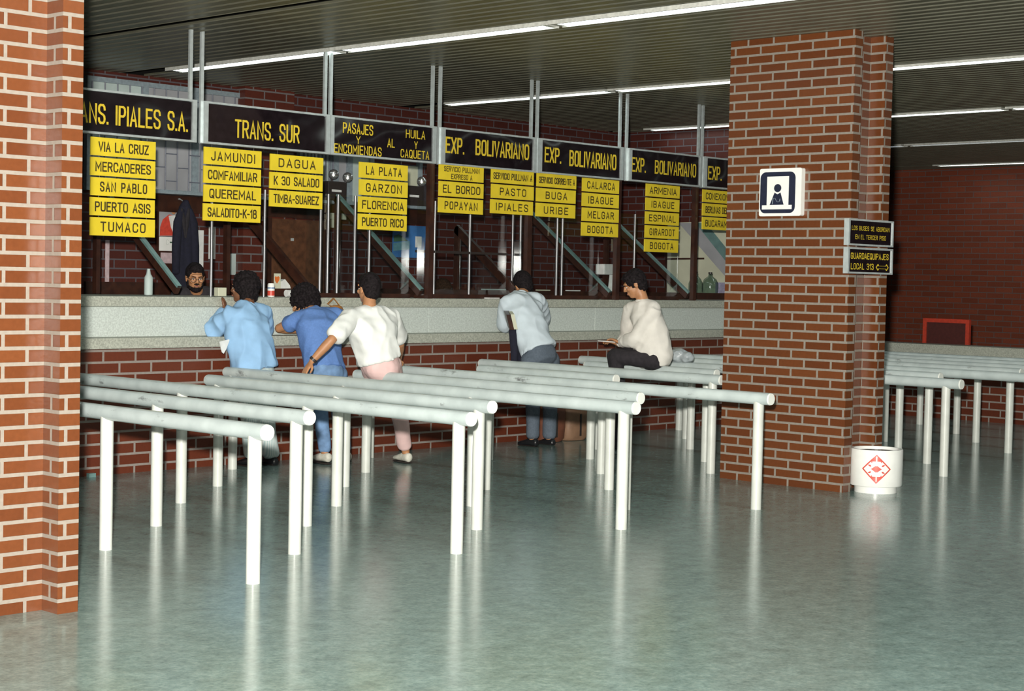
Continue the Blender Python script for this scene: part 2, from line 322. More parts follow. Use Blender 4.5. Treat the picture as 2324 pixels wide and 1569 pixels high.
def text_mesh(s, w, h, bold=.12, sp=1.0, **k):
    """strokes of thickness bold*line height, fitted to w x h; lies in the XZ plane facing -Y"""
    bm = nb(); lines = s.split('\n'); n = len(lines); lh = h/(n+(n-1)*.38); th = lh*bold
    nat = []
    gw, gap = .46, .24*sp; ns = 0
    for L in lines: nat.append(sum(GL[c][0]*gw for c in L) + gap*(len(L)-1))
    sc = (w-th)/max(nat)
    for i, L in enumerate(lines):
        x = -nat[i]*sc/2; y0 = h/2 - lh*(i+1) - i*lh*.38
        for c in L:
            gwid, strokes = GL[c]
            for st in strokes:
                ns += 1
                P = [V((x + p[0]*gwid*gw*sc, 0, y0 + th/2 + p[1]*(lh-th))) for p in st]
                R = []
                for j, p in enumerate(P):                     # mitred ribbon
                    a = (p-P[j-1]).normalized() if j else None; d = (P[j+1]-p).normalized() if j < len(P)-1 else None
                    if len(P) > 2 and (P[0]-P[-1]).length < 1e-6:
                        if a is None: a = (P[0]-P[-2]).normalized()
                        if d is None: d = (P[1]-P[0]).normalized()
                    a = a or d; d = d or a
                    na = V((-a.z, 0, a.x)); nd = V((-d.z, 0, d.x)); m = na+nd
                    m = m.normalized() if m.length > 1e-4 else na
                    q = m*(th/2/max(.45, m.dot(na)))
                    e0 = -a*th/2 if (j == 0 and (P[0]-P[-1]).length > 1e-6) else V((0, 0, 0)); e1 = d*th/2 if (j == len(P)-1 and (P[0]-P[-1]).length > 1e-6) else V((0, 0, 0))
                    R.append((p+q+e0+e1, p-q+e0+e1))
                for j, (r0, r1) in enumerate(zip(R, R[1:])):
                    o = V((0, -.0003*(ns % 4) - .00007*j, 0)); bm.faces.new([bm.verts.new(z+o) for z in (r0[0], r0[1], r1[1], r1[0])])
            x += (gwid*gw + gap)*sc
    for f in bm.faces:
        f.normal_update()
        if f.normal.y > 0: f.normal_flip()
    me = bpy.data.meshes.new('lettering'); bm.to_mesh(me); bm.free(); return me
def lettering(s, cx, y, cz, w, h, m, parent, rot=0, **k):
    me = text_mesh(s, w, h, **k)
    mt = Matrix.Translation((cx, y, cz)) @ Matrix.Rotation(rot, 4, 'Z'); me.transform(mt)
    return obj_me('lettering', me, m, parent)

# ------------------------------------------------------------------ setting
CEIL = 3.62
b = nb(); box(b, -3, 30, -4, 24, -.1, 0); struct('floor', b, 'terrazzo')
b = nb()
p = .14
edge = nb()
for i in range(int(28/p)):
    x = 1.0 + i*p
    if any(abs(x+.06-r) < .12 for r in (6.0, 9.7, 13.42, 17.15, 20.9, 24.6)): continue
    if 7.90 < x+.06 < 8.03: continue
    ye = 14.6 if x < 17.4 else 22
    box(b, x, x+.125, -2, ye, CEIL, CEIL+.018)
    for xx in (x+.004, x+.121): cyl(edge, (xx, -2, CEIL+.001), (xx, ye, CEIL+.001), .0055, n=8, cap=False)
cl = struct('ceiling', b, 'slat')
obj('rolled_edges', edge, 'slat_edge', cl)
b = nb(); box(b, -3, 30, -4, 24, CEIL+.06, CEIL+.1); struct('ceiling_deck', b, 'slot')
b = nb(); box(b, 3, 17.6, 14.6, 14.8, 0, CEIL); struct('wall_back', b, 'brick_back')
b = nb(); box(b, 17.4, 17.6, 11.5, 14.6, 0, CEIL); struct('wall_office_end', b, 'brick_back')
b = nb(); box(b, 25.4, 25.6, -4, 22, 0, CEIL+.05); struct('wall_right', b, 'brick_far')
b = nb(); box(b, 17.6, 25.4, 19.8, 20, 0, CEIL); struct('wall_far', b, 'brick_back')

# ---- fluorescent strips: rows along Y
rows = {6.0: 'first', 9.7: 'second', 13.42: 'third', 17.15: 'fourth', 20.9: 'fifth', 24.6: 'sixth'}
ordn = ['first', 'second', 'third', 'fourth', 'fifth', 'sixth']
for x, rn in rows.items():
    for k in range(6):
        y1 = 13.86 - 2.55*k; y0 = y1 - 2.38
        if x == 20.9: y1 += .9; y0 += .9
        t = thing('strip_light', 'fluorescent ceiling strip in the %s row from the left, %s from the back wall' % (rn, ordn[k]), 'ceiling light', (x, (y0+y1)/2, CEIL), 'fluorescent strips in the slatted ceiling')
        b = nb()
        box(b, x-.095, x-.075, y0-.06, y1+.06, CEIL-.022, CEIL+.05); box(b, x+.075, x+.095, y0-.06, y1+.06, CEIL-.022, CEIL+.05)
        box(b, x-.075, x+.075, y0-.06, y1+.06, CEIL+.02, CEIL+.05)
        box(b, x-.075, x+.075, y0-.06, y0-.01, CEIL-.015, CEIL+.02); box(b, x-.075, x+.075, y1+.01, y1+.06, CEIL-.015, CEIL+.02)
        obj('housing', b, 'housing', t)
        b = nb(); loft(b, [(x, y0, CEIL-.002), (x, y1, CEIL-.002)], [(.073, .014)]*2, side=(1, 0, 0), n=12)
        auto(obj('diffuser', b, 'diff_dim' if x == 20.9 else 'diff', t))

# ---- pillars
def pillar(pts, label):
    t = None
    b = nb()
    A = [b.verts.new((x, y, 0)) for x, y in pts]; B = [b.verts.new((x, y, CEIL+.03)) for x, y in pts]
    n = len(pts)
    for i in range(n): b.faces.new((A[i], A[(i+1) % n], B[(i+1) % n], B[i]))
    b.faces.new(A); b.faces.new(B)
    return tag(obj('brick_pillar', b, 'brick_pillar'), label, 'pillar')
pillar([(11.285, 8.30), (11.285, 7.107), (11.39, 7.107), (11.39, 7.25), (11.737, 7.25), (11.737, 7.107), (11.845, 7.107),
        (11.845, 8.30), (11.737, 8.30), (11.737, 8.16), (11.39, 8.16), (11.39, 8.30)], 'free-standing red brick pillar right of centre carrying the ticket window sign')
pillar([(3.6, 7.07), (4.215, 7.07), (4.215, 6.93), (4.325, 6.93), (4.325, 8.13), (4.215, 8.13), (4.215, 7.98), (3.6, 7.98), (3.6, 8.13), (3.1, 8.13), (3.1, 7.07)][0:11],
       'orange-red brick pillar cut off by the left edge of the picture')

# ---- ticket counter
t = thing('ticket_counter', 'long ticket counter of dark red brick topped with pale granite slabs', 'counter', (12, 11.9, 0))
b = nb(); box(b, 4.5, 17.39, 11.446, 11.75, 0, 1.005); obj('brick_base', b, 'brick_counter', t)
b = nb(); box(b, 4.5, 17.39, 11.37, 11.75, 1.005, 1.092); obj('ledge', b, 'stone_dark', t, bevel=.006)
b = nb()
xs = [4.5]; x = 6.15
while x < 17.4: xs.append(x); x += 2.43
xs.append(17.39)
for a, c in zip(xs, xs[1:]): box(b, a+.003, c-.003, 11.57, 11.75, 1.092, 1.335)
obj('front_slab', b, 'stone', t, bevel=.004)
b = nb(); box(b, 4.5, 17.39, 11.545, 12.35, 1.337, 1.42); obj('worktop', b, 'stone_dark', t, bevel=.006)
b = nb(); box(b, 4.5, 17.39, 12.1, 12.15, 0, 1.337); obj('rear_panel', b, 'wood', t)
b = nb(); box(b, 10.99, 17.39, 12.16, 12.24, 1.42, 1.50); tag(obj('partition_sill', b, 'wood'), 'dark wooden sill along the back of the counter top, right of HUILA Y CAQUETA', 'sill')

# ---- low wall on the right
t = thing('low_wall', 'low brick wall with granite coping behind the rails on the right', 'wall', (18.8, 9, 0))
b = nb(); box(b, 18.7, 18.95, 2, 11.4, 0, .79); obj('brick_base', b, 'brick_counter', t)
b = nb(); box(b, 18.62, 19.0, 2, 11.4, .79, .915); obj('coping', b, 'stone_dark', t, bevel=.006)
p0, p1 = on_x(2095, 780, 19.3), on_x(2200, 780, 19.3)
zt = on_x(2148, 724, 19.3).z
t = thing('red_stand', 'bright red square frame around a maroon board behind the low wall', 'stand', (19.3, (p0.y+p1.y)/2, 0))
b = nb(); w = .05
for yy in (p1.y, p0.y-w): box(b, 19.28, 19.33, yy, yy+w, 0, zt)
box(b, 19.28, 19.33, p1.y+w, p0.y-w, zt-w, zt)
obj('frame', b, 'red_dull', t)
b = nb(); box(b, 19.295, 19.315, p1.y+w, p0.y-w, .3, zt-w); obj('board', b, 'maroon', t)

# ------------------------------------------------------------------ queue rails
RZ, RR, PR = .802, .044, .038
def rail(x, y0, y1, posts, label, cat='queue rail'):
    t = thing('queue_rail', label, 'queue rail', (x, (y0+y1)/2, 0), 'white pipe queue rails')
    b = nb(); cyl(b, (x, y0+.012, RZ), (x, y1-.012, RZ), RR, n=28, cap=True); auto(obj('top_pipe', b, 'rail', t))
    for ye, s in ((y0, 1), (y1, -1)):
        b = nb(); cyl(b, (x, ye, RZ), (x, ye+s*.011, RZ), RR*.93, RR*.99, n=28); auto(obj('end_cap', b, 'cap', t))
    for py in posts:
        b = nb(); cyl(b, (x, py, 0), (x, py, RZ-.01), PR, n=24); auto(obj('post', b, 'post', t))
gx = [5.405, 6.158, 6.905, 7.665, 8.420, 9.165, 9.936, 10.695, 11.49, 12.20, 12.99, 13.80, 14.56, 15.38, 16.13, 16.90, 17.65]
O3, E3 = (6.98, 8.37, 9.75, 11.17), (7.565, 8.96, 10.35)
words = ['first', 'second', 'third', 'fourth', 'fifth', 'sixth', 'seventh', 'eighth', 'ninth', 'tenth', 'eleventh', 'twelfth', 'thirteenth', 'fourteenth', 'fifteenth', 'sixteenth', 'seventeenth']
for i, x in enumerate(gx):
    odd = i % 2 == 0
    if i == 7: y0, y1, ps = 8.95, 10.56, (9.1, 10.42)
    elif i == 8: y0, y1, ps = 8.45, 11.33, (8.55, 9.91, 11.2)
    elif i == 9: y0, y1, ps = 9.03, 10.60, (9.145, 10.47)
    elif i >= 10:
        if odd: y0, y1, ps = 7.03, 11.36, (7.18, 8.55, 9.92, 11.28)
        else: y0, y1, ps = 7.68, 10.72, (7.80, 9.2, 10.6)
    else: y0, y1, ps = (6.87, 11.27, O3) if odd else (7.44, 10.49, E3)
    if i == 16: y0, ps = 8.6, (8.72, 10.09, 11.28)
    rail(x, y0, y1, ps, 'white pipe queue rail, %s counting rightwards from the left pillar' % words[i])

# ------------------------------------------------------------------ signs over the counter
SY = 11.5
MX = [(8.185, 8.298), (9.625, 9.69), (10.94, 11.04), (12.31, 12.40), (13.695, 13.81), (15.07, 15.14)]
k = 0
for a, c in MX:
    for x in (a, c):
        b = nb(); box(b, x-.015, x+.015, SY-.012, SY+.012, 2.70, CEIL+.01)
        tag(obj('sign_hanger', b, 'alu'), 'aluminium hanger bar %s from the left, between ceiling and sign boards' % words[k], 'hanger bar', 'aluminium hanger bars'); k += 1
boards = [(6.93, 8.225, 'TRANS. IPIALES S.A.', 'black company board reading TRANS. IPIALES S.A. beside the left pillar'),
          (8.30, 9.655, 'TRANS. SUR', 'black company board reading TRANS. SUR in yellow'),
          (9.665, 10.965, None, 'black company board reading PASAJES Y ENCOMIENDAS AL HUILA Y CAQUETA'),
          (11.04, 12.36, 'B', 'black board reading EXP. BOLIVARIANO above the plates for El Bordo and Pasto'),
          (12.40, 13.72, 'B', 'black board reading EXP. BOLIVARIANO above the plates for Buga and Calarca'),
          (13.82, 15.10, 'B', 'black board reading EXP. BOLIVARIANO above the single column topped by Armenia'),
          (15.15, 16.45, 'B', 'black board reading EXP., mostly hidden behind the right pillar')]
Z0, Z1 = 2.695, 3.045
def word(s, px, t, y=SY-.0312, **k):
    x0, y0, x1, y1 = px; a, c = on_y(x0, (y0+y1)/2, y), on_y(x1, (y0+y1)/2, y)
    zt, zb = on_y((x0+x1)/2, y0, y).z, on_y((x0+x1)/2, y1, y).z
    lettering(s, (a.x+c.x)/2, y, (zt+zb)/2, c.x-a.x, zt-zb, k.pop('m', 'yellow_ink'), t, **k)
for i, (x0, x1, s, lab) in enumerate(boards):
    t = thing('company_sign', lab, 'sign', ((x0+x1)/2, SY, Z0), 'black company boards over the counter')
    b = nb(); box(b, x0+.03, x1-.03, SY-.03, SY+.02, Z0+.02, Z1-.02); obj('board', b, 'black', t)
    b = nb()
    for q in ((x0, x0+.04, Z0, Z1), (x1-.04, x1, Z0, Z1), (x0+.04, x1-.04, Z0, Z0+.017), (x0+.04, x1-.04, Z1-.017, Z1)): box(b, q[0], q[1], SY-.045, SY+.03, q[2], q[3])
    obj('frame', b, 'alu', t)
    z = 2.868
    if i == 0: lettering(s, 7.56, SY-.0312, 2.855, 1.17, .158, 'yellow_ink', t, bold=.115)
    elif i == 1: word(s, (533, 278, 680, 319), t, bold=.115)
    elif i == 2:
        for q in (('PASAJES', (778, 281, 847, 305)), ('Y', (808, 309, 818, 327)), ('ENCOMIENDAS', (758, 330, 866, 351)), ('AL', (879, 315, 896, 335)),
                  ('HUILA', (921, 296, 965, 315)), ('Y', (940, 321, 948, 338)), ('CAQUETA', (909, 341, 974, 360))): word(q[0], q[1], t, bold=.125)
    else:
        e, bo = {3: ((1011, 312, 1054, 349), (1079, 322, 1201, 358)), 4: ((1236, 335, 1274, 370), (1292, 346, 1399, 382)),
                 5: ((1433, 358, 1466, 391), (1486, 368, 1580, 399)), 6: ((1607, 378, 1638, 409), None)}[i]
        word('EXP.', e, t, bold=.125)
        if bo: word('BOLIVARIANO', bo, t, bold=.125)
        else: lettering('BOLIVARIANO', 16.0, SY-.0312, z-.01, .76, .13, 'yellow_ink', t, bold=.125)

cols = [((206, 312, 353, 321), (205, 538), ['VIA LA CRUZ', 'MERCADERES', 'SAN PABLO', 'PUERTO ASIS', 'TUMACO']),
        ((463, 332, 593, 345), (461, 504), ['JAMUNDI', 'COMFAMILIAR', 'QUEREMAL', 'SALADITO-K-18']),
        ((613, 349, 733, 359), (611, 472), ['DAGUA', 'K 30 SALADO', 'TIMBA-SUAREZ']),
        ((815, 368, 925, 376), (816, 524), ['LA PLATA', 'GARZON', 'FLORENCIA', 'PUERTO RICO']),
        ((996, 374, 1097, 381), (993, 485), ['SERVICIO PULLMAN\nEXPRESO A', 'EL BORDO', 'POPAYAN']),
        ((1115, 383, 1211, 390), (1113, 487), ['SERVICIO PULLMAN A', 'PASTO', 'IPIALES']),
        ((1218, 391, 1307, 401), (1214, 494), ['SERVICIO CORRIENTE A', 'BUGA', 'URIBE']),
        ((1322, 403, 1405, 411), (1318, 538), ['CALARCA', 'IBAGUE', 'MELGAR', 'BOGOTA']),
        ((1466, 416, 1542, 424), (1461, 574), ['ARMENIA', 'IBAGUE', 'ESPINAL', 'GIRARDOT', 'BOGOTA']),
        ((1595, 430, 1684, 438), (1592, 523), ['CONEXIONES A', 'BERLINAS DEL FONCE', 'BUCARAMANGA'])]
extra = {('IBAGUE', 7): ' between CALARCA and MELGAR', ('IBAGUE', 8): ' between ARMENIA and ESPINAL', ('BOGOTA', 7): ' under MELGAR', ('BOGOTA', 8): ' under GIRARDOT'}
spread = {'TUMACO': (.70, .55), 'JAMUNDI': (.77, .55), 'DAGUA': (.70, .55), 'VIA LA CRUZ': (.78, .55), 'SAN PABLO': (.73, .55), 'QUEREMAL': (.82, .55), 'LA PLATA': (.74, .55), 'GARZON': (.74, .55),
          'PASTO': (.62, .55), 'BUGA': (.55, .55), 'URIBE': (.62, .55), 'IPIALES': (.76, .55), 'CALARCA': (.76, .55), 'IBAGUE': (.68, .55), 'BOGOTA': (.70, .55), 'MELGAR': (.72, .55), 'POPAYAN': (.74, .55), 'EL BORDO': (.84, .55), 'ARMENIA': (.8, .55), 'ESPINAL': (.8, .55), 'GIRARDOT': (.76, .55)}
PY = SY-.01
for ci, (q, bl, names) in enumerate(cols):
    a, c = on_y(q[0], q[1], PY), on_y(q[2], q[3], PY); bt = on_y(bl[0], bl[1], PY)
    ztop = (a.z+c.z)/2; n = len(names); pitch = (ztop-bt.z)/n; x0, x1 = a.x, c.x
    for r, s in enumerate(names):
        z1 = ztop - r*pitch; z0 = z1 - pitch + .014
        flat = s.replace('\n', ' ')
        t = thing('destination_plate', 'yellow hanging plate lettered %s%s' % (flat, extra.get((s, ci), '')), 'sign plate', ((x0+x1)/2, PY, z0), 'yellow destination plates')
        dx = random.uniform(-.004, .004)
        b = nb(); box(b, x0+dx, x1+dx, PY-.006, PY+.006, z0, z1); obj('plate', b, 'yellow', t)
        b = nb()
        for hx in (x0+.08, x1-.08):
            top = Z0 if r == 0 else z1+.016
            cyl(b, (hx+dx, PY, z1-.005), (hx+dx, PY, top+.005), .0025, n=6)
        obj('hook', b, 'dark', t)
        w, h = spread.get(s, (.86, .55))
        if '\n' in s: w, h = .80, .84
        if 'SERVICIO' in s and '\n' not in s: w, h = .92, .48
        sp = 1.35 if w < .78 else 1.0
        lettering(s, (x0+x1)/2+dx, PY-.0075, (z0+z1)/2, (x1-x0)*w, (z1-z0)*h, 'ink', t, bold=.15, sp=sp)

# ---- pictogram sign on the pillar's left face (plane x = const)
PX = 11.285
pa, pb = on_x(1733, 386, PX), on_x(1825, 490, PX)
yc, zc = (pa.y+pb.y)/2, (on_x(1779, 384, PX).z + on_x(1779, 490, PX).z)/2
hw, hh = abs(pa.y-pb.y)/2, (on_x(1779, 383, PX).z - on_x(1779, 491, PX).z)/2
t = thing('pictogram_sign', 'square white box sign with a navy ticket window pictogram on the brick pillar', 'sign', (PX, yc, zc))
def xp(name, poly, m, d0, d1):                                # 2D polygon u to the right as seen, v up
    b = nb(); prism(b, [(u, v) for u, v in poly], (PX-d1, yc, zc), (0, -1, 0), (0, 0, 1), (1, 0, 0), d1-d0); return obj(name, b, m, t)
def rrect(x0, x1, y0, y1, r, n=5):
    o = []
    for cx, cy, a0 in ((x1-r, y1-r, 0), (x0+r, y1-r, 90), (x0+r, y0+r, 180), (x1-r, y0+r, 270)):
        for k in range(n+1): an = math.radians(a0+90*k/n); o.append((cx+r*math.cos(an), cy+r*math.sin(an)))
    return o
xp('box', rrect(-hw, hw, -hh, hh, .015), 'white', 0, .05)
u = hw
xp('panel', rrect(-u*.95, u*.72, -hh*.88, hh*.85, .05), 'navy', .05, .053)
xp('window', [(-u*.62, -hh*.56), (u*.42, -hh*.56), (u*.42, hh*.66), (-u*.62, hh*.66)], 'white', .053, .055)
xp('ledge', [(-u*.84, -hh*.72), (u*.58, -hh*.72), (u*.58, -hh*.54), (-u*.84, -hh*.54)], 'white', .053, .056)
xp('figure', [(-u*.46, -hh*.53), (u*.2, -hh*.53), (u*.04, -hh*.02), (-u*.10, -hh*.09), (-u*.24, -hh*.02)], 'navy', .055, .058)
xp('head', [(-u*.1+u*.17*math.cos(a*.2618), hh*.17+hh*.17*math.sin(a*.2618)) for a in range(24)], 'navy', .055, .058)
b = nb()
pl = [(-u*.33, -hh*.5), (-u*.3, -hh*.27), (-u*.2, -hh*.25), (-u*.13, -hh*.38), (-u*.06, -hh*.42), (u*.02, -hh*.38), (u*.03, -hh*.28)]
for q0, q1 in zip(pl, pl[1:]): bar(b, (PX-.059, yc-q0[0], zc+q0[1]), (PX-.059, yc-q1[0], zc+q1[1]), .006, .002, side=None)
obj('squiggle', b, 'frame_blue', t)

# ---- two direction boards on the pillar front (plane y = const)
DY = 7.085
for lab, q, lines in (('upper black direction board on the pillar reading LOS BUSES SE ABORDAN EN EL TERCER PISO', (1921, 497, 2020, 556), 1),
                      ('lower black direction board on the pillar reading GUARDAEQUIPAJES LOCAL 313 with arrow', (1917, 561, 2019, 619), 2)):
    x0, x1 = on_y(1919, 560, DY).x, on_y(2021, 560, DY).x
    z1 = (on_y(q[0], q[1], DY).z + on_y(q[2], q[1]+7, DY).z)/2; z0 = (on_y(q[0], q[3], DY).z + on_y(q[2], q[3]+4, DY).z)/2
    z1 += .004; z0 -= .004
    t = thing('direction_sign', lab, 'sign', ((x0+x1)/2, DY, z0))
    b = nb(); box(b, x0+.01, x1-.01, DY-.018, DY+.015, z0+.008, z1-.008); obj('board', b, 'black', t)
    b = nb()
    for e in ((x0, x0+.022, z0, z1), (x1-.018, x1, z0, z1), (x0+.022, x1-.018, z0, z0+.014), (x0+.022, x1-.018, z1-.014, z1)): box(b, e[0], e[1], DY-.026, DY+.018, e[2], e[3])
    obj('frame', b, 'alu', t); w = x1-x0; h = z1-z0; cx = (x0+x1)/2; zc = (z0+z1)/2
    if lines == 1:
        lettering('LOS BUSES SE ABORDAN', cx, DY-.0188, z0+h*.66, w*.84, h*.17, 'yellow_ink', t, bold=.125)
        lettering('EN EL TERCER PISO', cx, DY-.0188, z0+h*.33, w*.68, h*.17, 'yellow_ink', t, bold=.125)
    else:
        lettering('GUARDAEQUIPAJES', cx-.005, DY-.0188, z0+h*.68, w*.84, h*.24, 'yellow_ink', t, bold=.14)
        lettering('LOCAL 313', cx-w*.17, DY-.0188, z0+h*.28, w*.50, h*.24, 'yellow_ink', t, bold=.14)
        b = nb(); ax = cx+w*.275; az = z0+h*.27
        out = [(-.5, 0), (-.36, .5), (-.3, .22), (.3, .22), (.36, .5), (.5, 0), (.36, -.5), (.3, -.22), (-.3, -.22), (-.36, -.5)]
        P2 = [(ax+w*.27*px_, DY-.0188, az+h*.24*pz_) for px_, pz_ in out]
        for q0, q1 in zip(P2, P2[1:]+P2[:1]): bar(b, q0, q1, .008, .002)
        obj('arrow', b, 'yellow_ink', t)

# ---- litter bin
bc = V((11.562, 6.983, 0)); br = .207
t = thing('litter_bin', 'white round litter bin with a red diamond emblem beside the brick pillar', 'bin', bc)
b = nb(); lathe(b, [(br*.80, 0), (br*.80, .062)], bc); auto(obj('base_ring', b, 'white', t))
b = nb(); lathe(b, [(br*.84, .055), (br*.97, .056), (br, .064), (br, .335), (br*.985, .345), (br*.88, .345), (br*.85, .33), (br*.82, .12), (0.01, .12)], bc); auto(obj('drum', b, 'white', t))
b = nb(); lathe(b, [(br*.80, .10), (br*.845, .322), (br*.80, .322), (br*.76, .11)], bc); obj('dark_inner_wall', b, 'dark', t)  # dark inner wall put in so the opening looks dark inside
b = nb(); N = 96; a0 = math.atan2(-bc.y, -bc.x)+math.radians(1)
def red(u, v):
    s = abs(u)+abs(v); au, av = abs(u), abs(v)
    if s > 1: return False
    if s > .885: return True
    if au < .035 and av > .2: return False
    if av > .53: return True
    if av > .43 and au > .25 and (int((au+9)*14) % 2 == 0): return True
    if au/.36 + av/.26 < 1: return True
    if .16 < av < .30 and .36 < au < .62 and abs(au-.36-(av-.16)*1.2) < .085: return True
    return False
hs = .114
for i in range(N):
    for j in range(N):
        u0, v0 = -1+2*i/N, -1+2*j/N
        if red(u0+1/N, v0+1/N):
            q = []
            for du, dv in ((0, 0), (1, 0), (1, 1), (0, 1)):
                uu, vv = u0+2*du/N, v0+2*dv/N; an = a0 + uu*hs/br
                q.append(b.verts.new(bc + V(((br+.0012)*math.cos(an), (br+.0012)*math.sin(an), .200+vv*hs))))
            b.faces.new(q)
bmesh.ops.remove_doubles(b, verts=b.verts, dist=1e-5)
obj('emblem', b, 'red', t)
# ------------------------------------------------------------------ ticket office behind the counter
def px_box(q, Y0, Y1):
    """box on the plane y=Y0 (back face Y1) from a pixel rectangle"""
    a, c = on_y(q[0], (q[1]+q[3])/2, Y0), on_y(q[2], (q[1]+q[3])/2, Y0)
    zt, zb = on_y((q[0]+q[2])/2, q[1], Y0).z, on_y((q[0]+q[2])/2, q[3], Y0).z
    return a.x, c.x, Y0, Y1, zb, zt
def pbox(bm, q, Y0, Y1): box(bm, *px_box(q, Y0, Y1))
def ypoly(bm, pts, Y, d=.004):
    P = [on_y(x, y, Y) for x, y in pts]; prism(bm, [(p.x, p.z) for p in P], (0, Y, 0), (1, 0, 0), (0, 0, 1), (0, 1, 0), d)
def xpoly(bm, pts, X, d=.004):
    P = [on_x(x, y, X) for x, y in pts]; prism(bm, [(p.y, p.z) for p in P], (X, 0, 0), (0, 1, 0), (0, 0, 1), (1, 0, 0), d)
BW = 14.6
# windows of the back wall
def win(name, x0, x1, z0, z1, bars, panes):
    t = thing(name, '', '', ((x0+x1)/2, BW, z0)); del t['label'], t['category']; t['kind'] = 'structure'
    for q, m in panes:
        b = nb(); box(b, q[0], q[1], BW-.03, BW-.004, q[2], q[3]); obj('pane', b, m, t)
    b = nb()
    for q in ((x0-.05, x1+.05, z0-.05, z0), (x0-.05, x1+.05, z1, z1+.05), (x0-.05, x0, z0, z1), (x1, x1+.05, z0, z1)): box(b, q[0], q[1], BW-.06, BW, q[2], q[3])
    for p, r in zip(panes, panes[1:]): box(b, p[0][1]-.02, r[0][0]+.02, BW-.055, BW, z0, z1)
    obj('frame', b, 'frame_blue', t)
    b = nb(); bars(b); obj('grille', b, 'grille', t); return t
xa, xb = on_y(200, 300, BW).x, on_y(548, 300, BW).x
def g1(b):
    n = 13; st = (xb-xa)/n
    for i in range(n+1): cyl(b, (xa+i*st, BW-.07, 2.46), (xa+i*st, BW-.07, 3.50), .007, n=6)
    for i in range(n):
        z = 2.46+.10+(.14 if i % 2 else 0)
        while z < 3.48: cyl(b, (xa+i*st, BW-.07, z), (xa+(i+1)*st, BW-.07, z), .006, n=6); z += .28
w3 = (xb-xa)/3
win('window_1', xa, xb, 2.47, 3.50, g1, [((xa+w3*i+.02, xa+w3*(i+1)-.02, 2.47, 3.50), m) for i, m in enumerate(('pale', 'frosted', 'frosted'))])
xs = [on_y(p, 300, BW).x for p in (682, 748, 792, 838, 946)]
def g2(b):
    for i in range(9):
        x = xs[0]+(xs[1]-xs[0])*i/8; cyl(b, (x, BW-.07, 2.47), (x, BW-.07, 3.3), .010, n=6)
win('window_2', xs[0], xs[4], 2.47, 3.30, g2, [((xs[0], xs[1], 2.47, 3.3), 'pale'), ((xs[1]+.08, xs[2]-.04, 2.47, 3.3), 'frosted'), ((xs[2], xs[3], 2.47, 3.3), 'pale'), ((xs[3]+.02, xs[4], 2.47, 2.93), 'cream')])
x0, x1 = on_y(556, 230, 14.45).x, on_y(668, 230, 14.45).x
b = nb(); box(b, x0, x1, 14.45, 14.6, 0, CEIL); tag(obj('brick_pier', b, 'brick_pier'), 'shallow red brick pier on the office back wall behind TRANS. SUR', 'pier')
xl, xr = on_y(300, 440, 14.36).x, on_y(1002, 466, 14.36).x
b = nb(); box(b, xl, x0-.01, 14.30, 14.57, 2.415, 2.45); box(b, x0-.01, x1+.01, 14.30, 14.44, 2.415, 2.45); box(b, x1+.01, xr, 14.30, 14.57, 2.415, 2.45)
tag(obj('wall_shelf', b, 'frame_blue', bevel=.004), 'long pale grey shelf under the office windows carrying the emergency lamps', 'shelf')
b = nb(); box(b, xl, x0-.01, 14.54, 14.58, 2.24, 2.413); box(b, x0-.01, x1+.01, 14.40, 14.44, 2.24, 2.413); box(b, x1+.01, xr, 14.54, 14.58, 2.24, 2.413); tag(obj('shelf_valance', b, 'wood'), 'dark brown board running under the long office shelf', 'board')
t = thing('office_door', 'plain brown wooden door in the middle of the office back wall', 'door', (on_y(674, 560, 14.38).x, 14.38, 0))
q = px_box((614, 482, 736, 650), 14.37, 14.42)
b = nb(); box(b, q[0], q[1], 14.37, 14.41, 0, 2.22); obj('leaf', b, 'door_wood', t)
b = nb(); box(b, q[0]-.06, q[0], 14.35, 14.42, 0, 2.23); box(b, q[1], q[1]+.06, 14.35, 14.42, 0, 2.23); obj('door_frame', b, 'wood', t)
b = nb(); pbox(b, (661, 541, 667, 547), 14.36, 14.369); obj('bolt', b, 'alu', t)

# booth dividers: sloping braces with glass below, and the glass screens between them
bx = [8.16, 9.57, 10.93, 12.27, 13.70, 15.08]
names = ['at the first booth from the left', 'in front of the brown door', 'at the booth of HUILA Y CAQUETA', 'left of the man in grey trousers', 'below the plate URIBE', 'below the lowest Armenia plates']
for i, x in enumerate(bx):
    t = thing('booth_divider', 'slanting dark brace of the ticket booth divider %s' % names[i], 'brace', (x, 11.6, 1.42))
    a, c = V((x, 11.60, 1.475)), V((x, 12.85, 2.40))
    if i == 3: c = V((x, 12.50, 2.14))
    b = nb(); bar(b, a, c, .04, .085, side=(1, 0, 0)); obj('brace', b, 'wood', t)
    if i != 1 and i != 3:
        n = V((0, -(c-a).z, (c-a).y)).normalized()*.034
        b = nb(); bar(b, a+n+V((-.004, 0, 0)), c+n+V((-.004, 0, 0)), .042, .020, side=(1, 0, 0)); obj('edge_strip', b, 'teal', t)
    b = nb(); box(b, x-.02, x+.02, c.y-.05, c.y+.01, 1.42, c.z+.02); obj('rear_post', b, 'wood', t)
    if i in (2, 3):
        b = nb(); prism(b, [(11.56, 1.45), (c.y-.06, 1.45), (c.y-.06, c.z-.09), (11.66, 1.47), (11.66, 2.0), (11.56, 2.0)], (x-.003, 0, 0), (0, 1, 0), (0, 0, 1), (1, 0, 0), .006); obj('pane', b, 'glass', t)
fx = [9.66, 10.99, 12.36, 13.755, 15.11]
fl_ = ['under the gap between TRANS. SUR and PASAJES', 'under the left end of the El Bordo board', 'between the PASTO and BUGA plates', 'right of the CALARCA plates', 'left of the CONEXIONES plate']
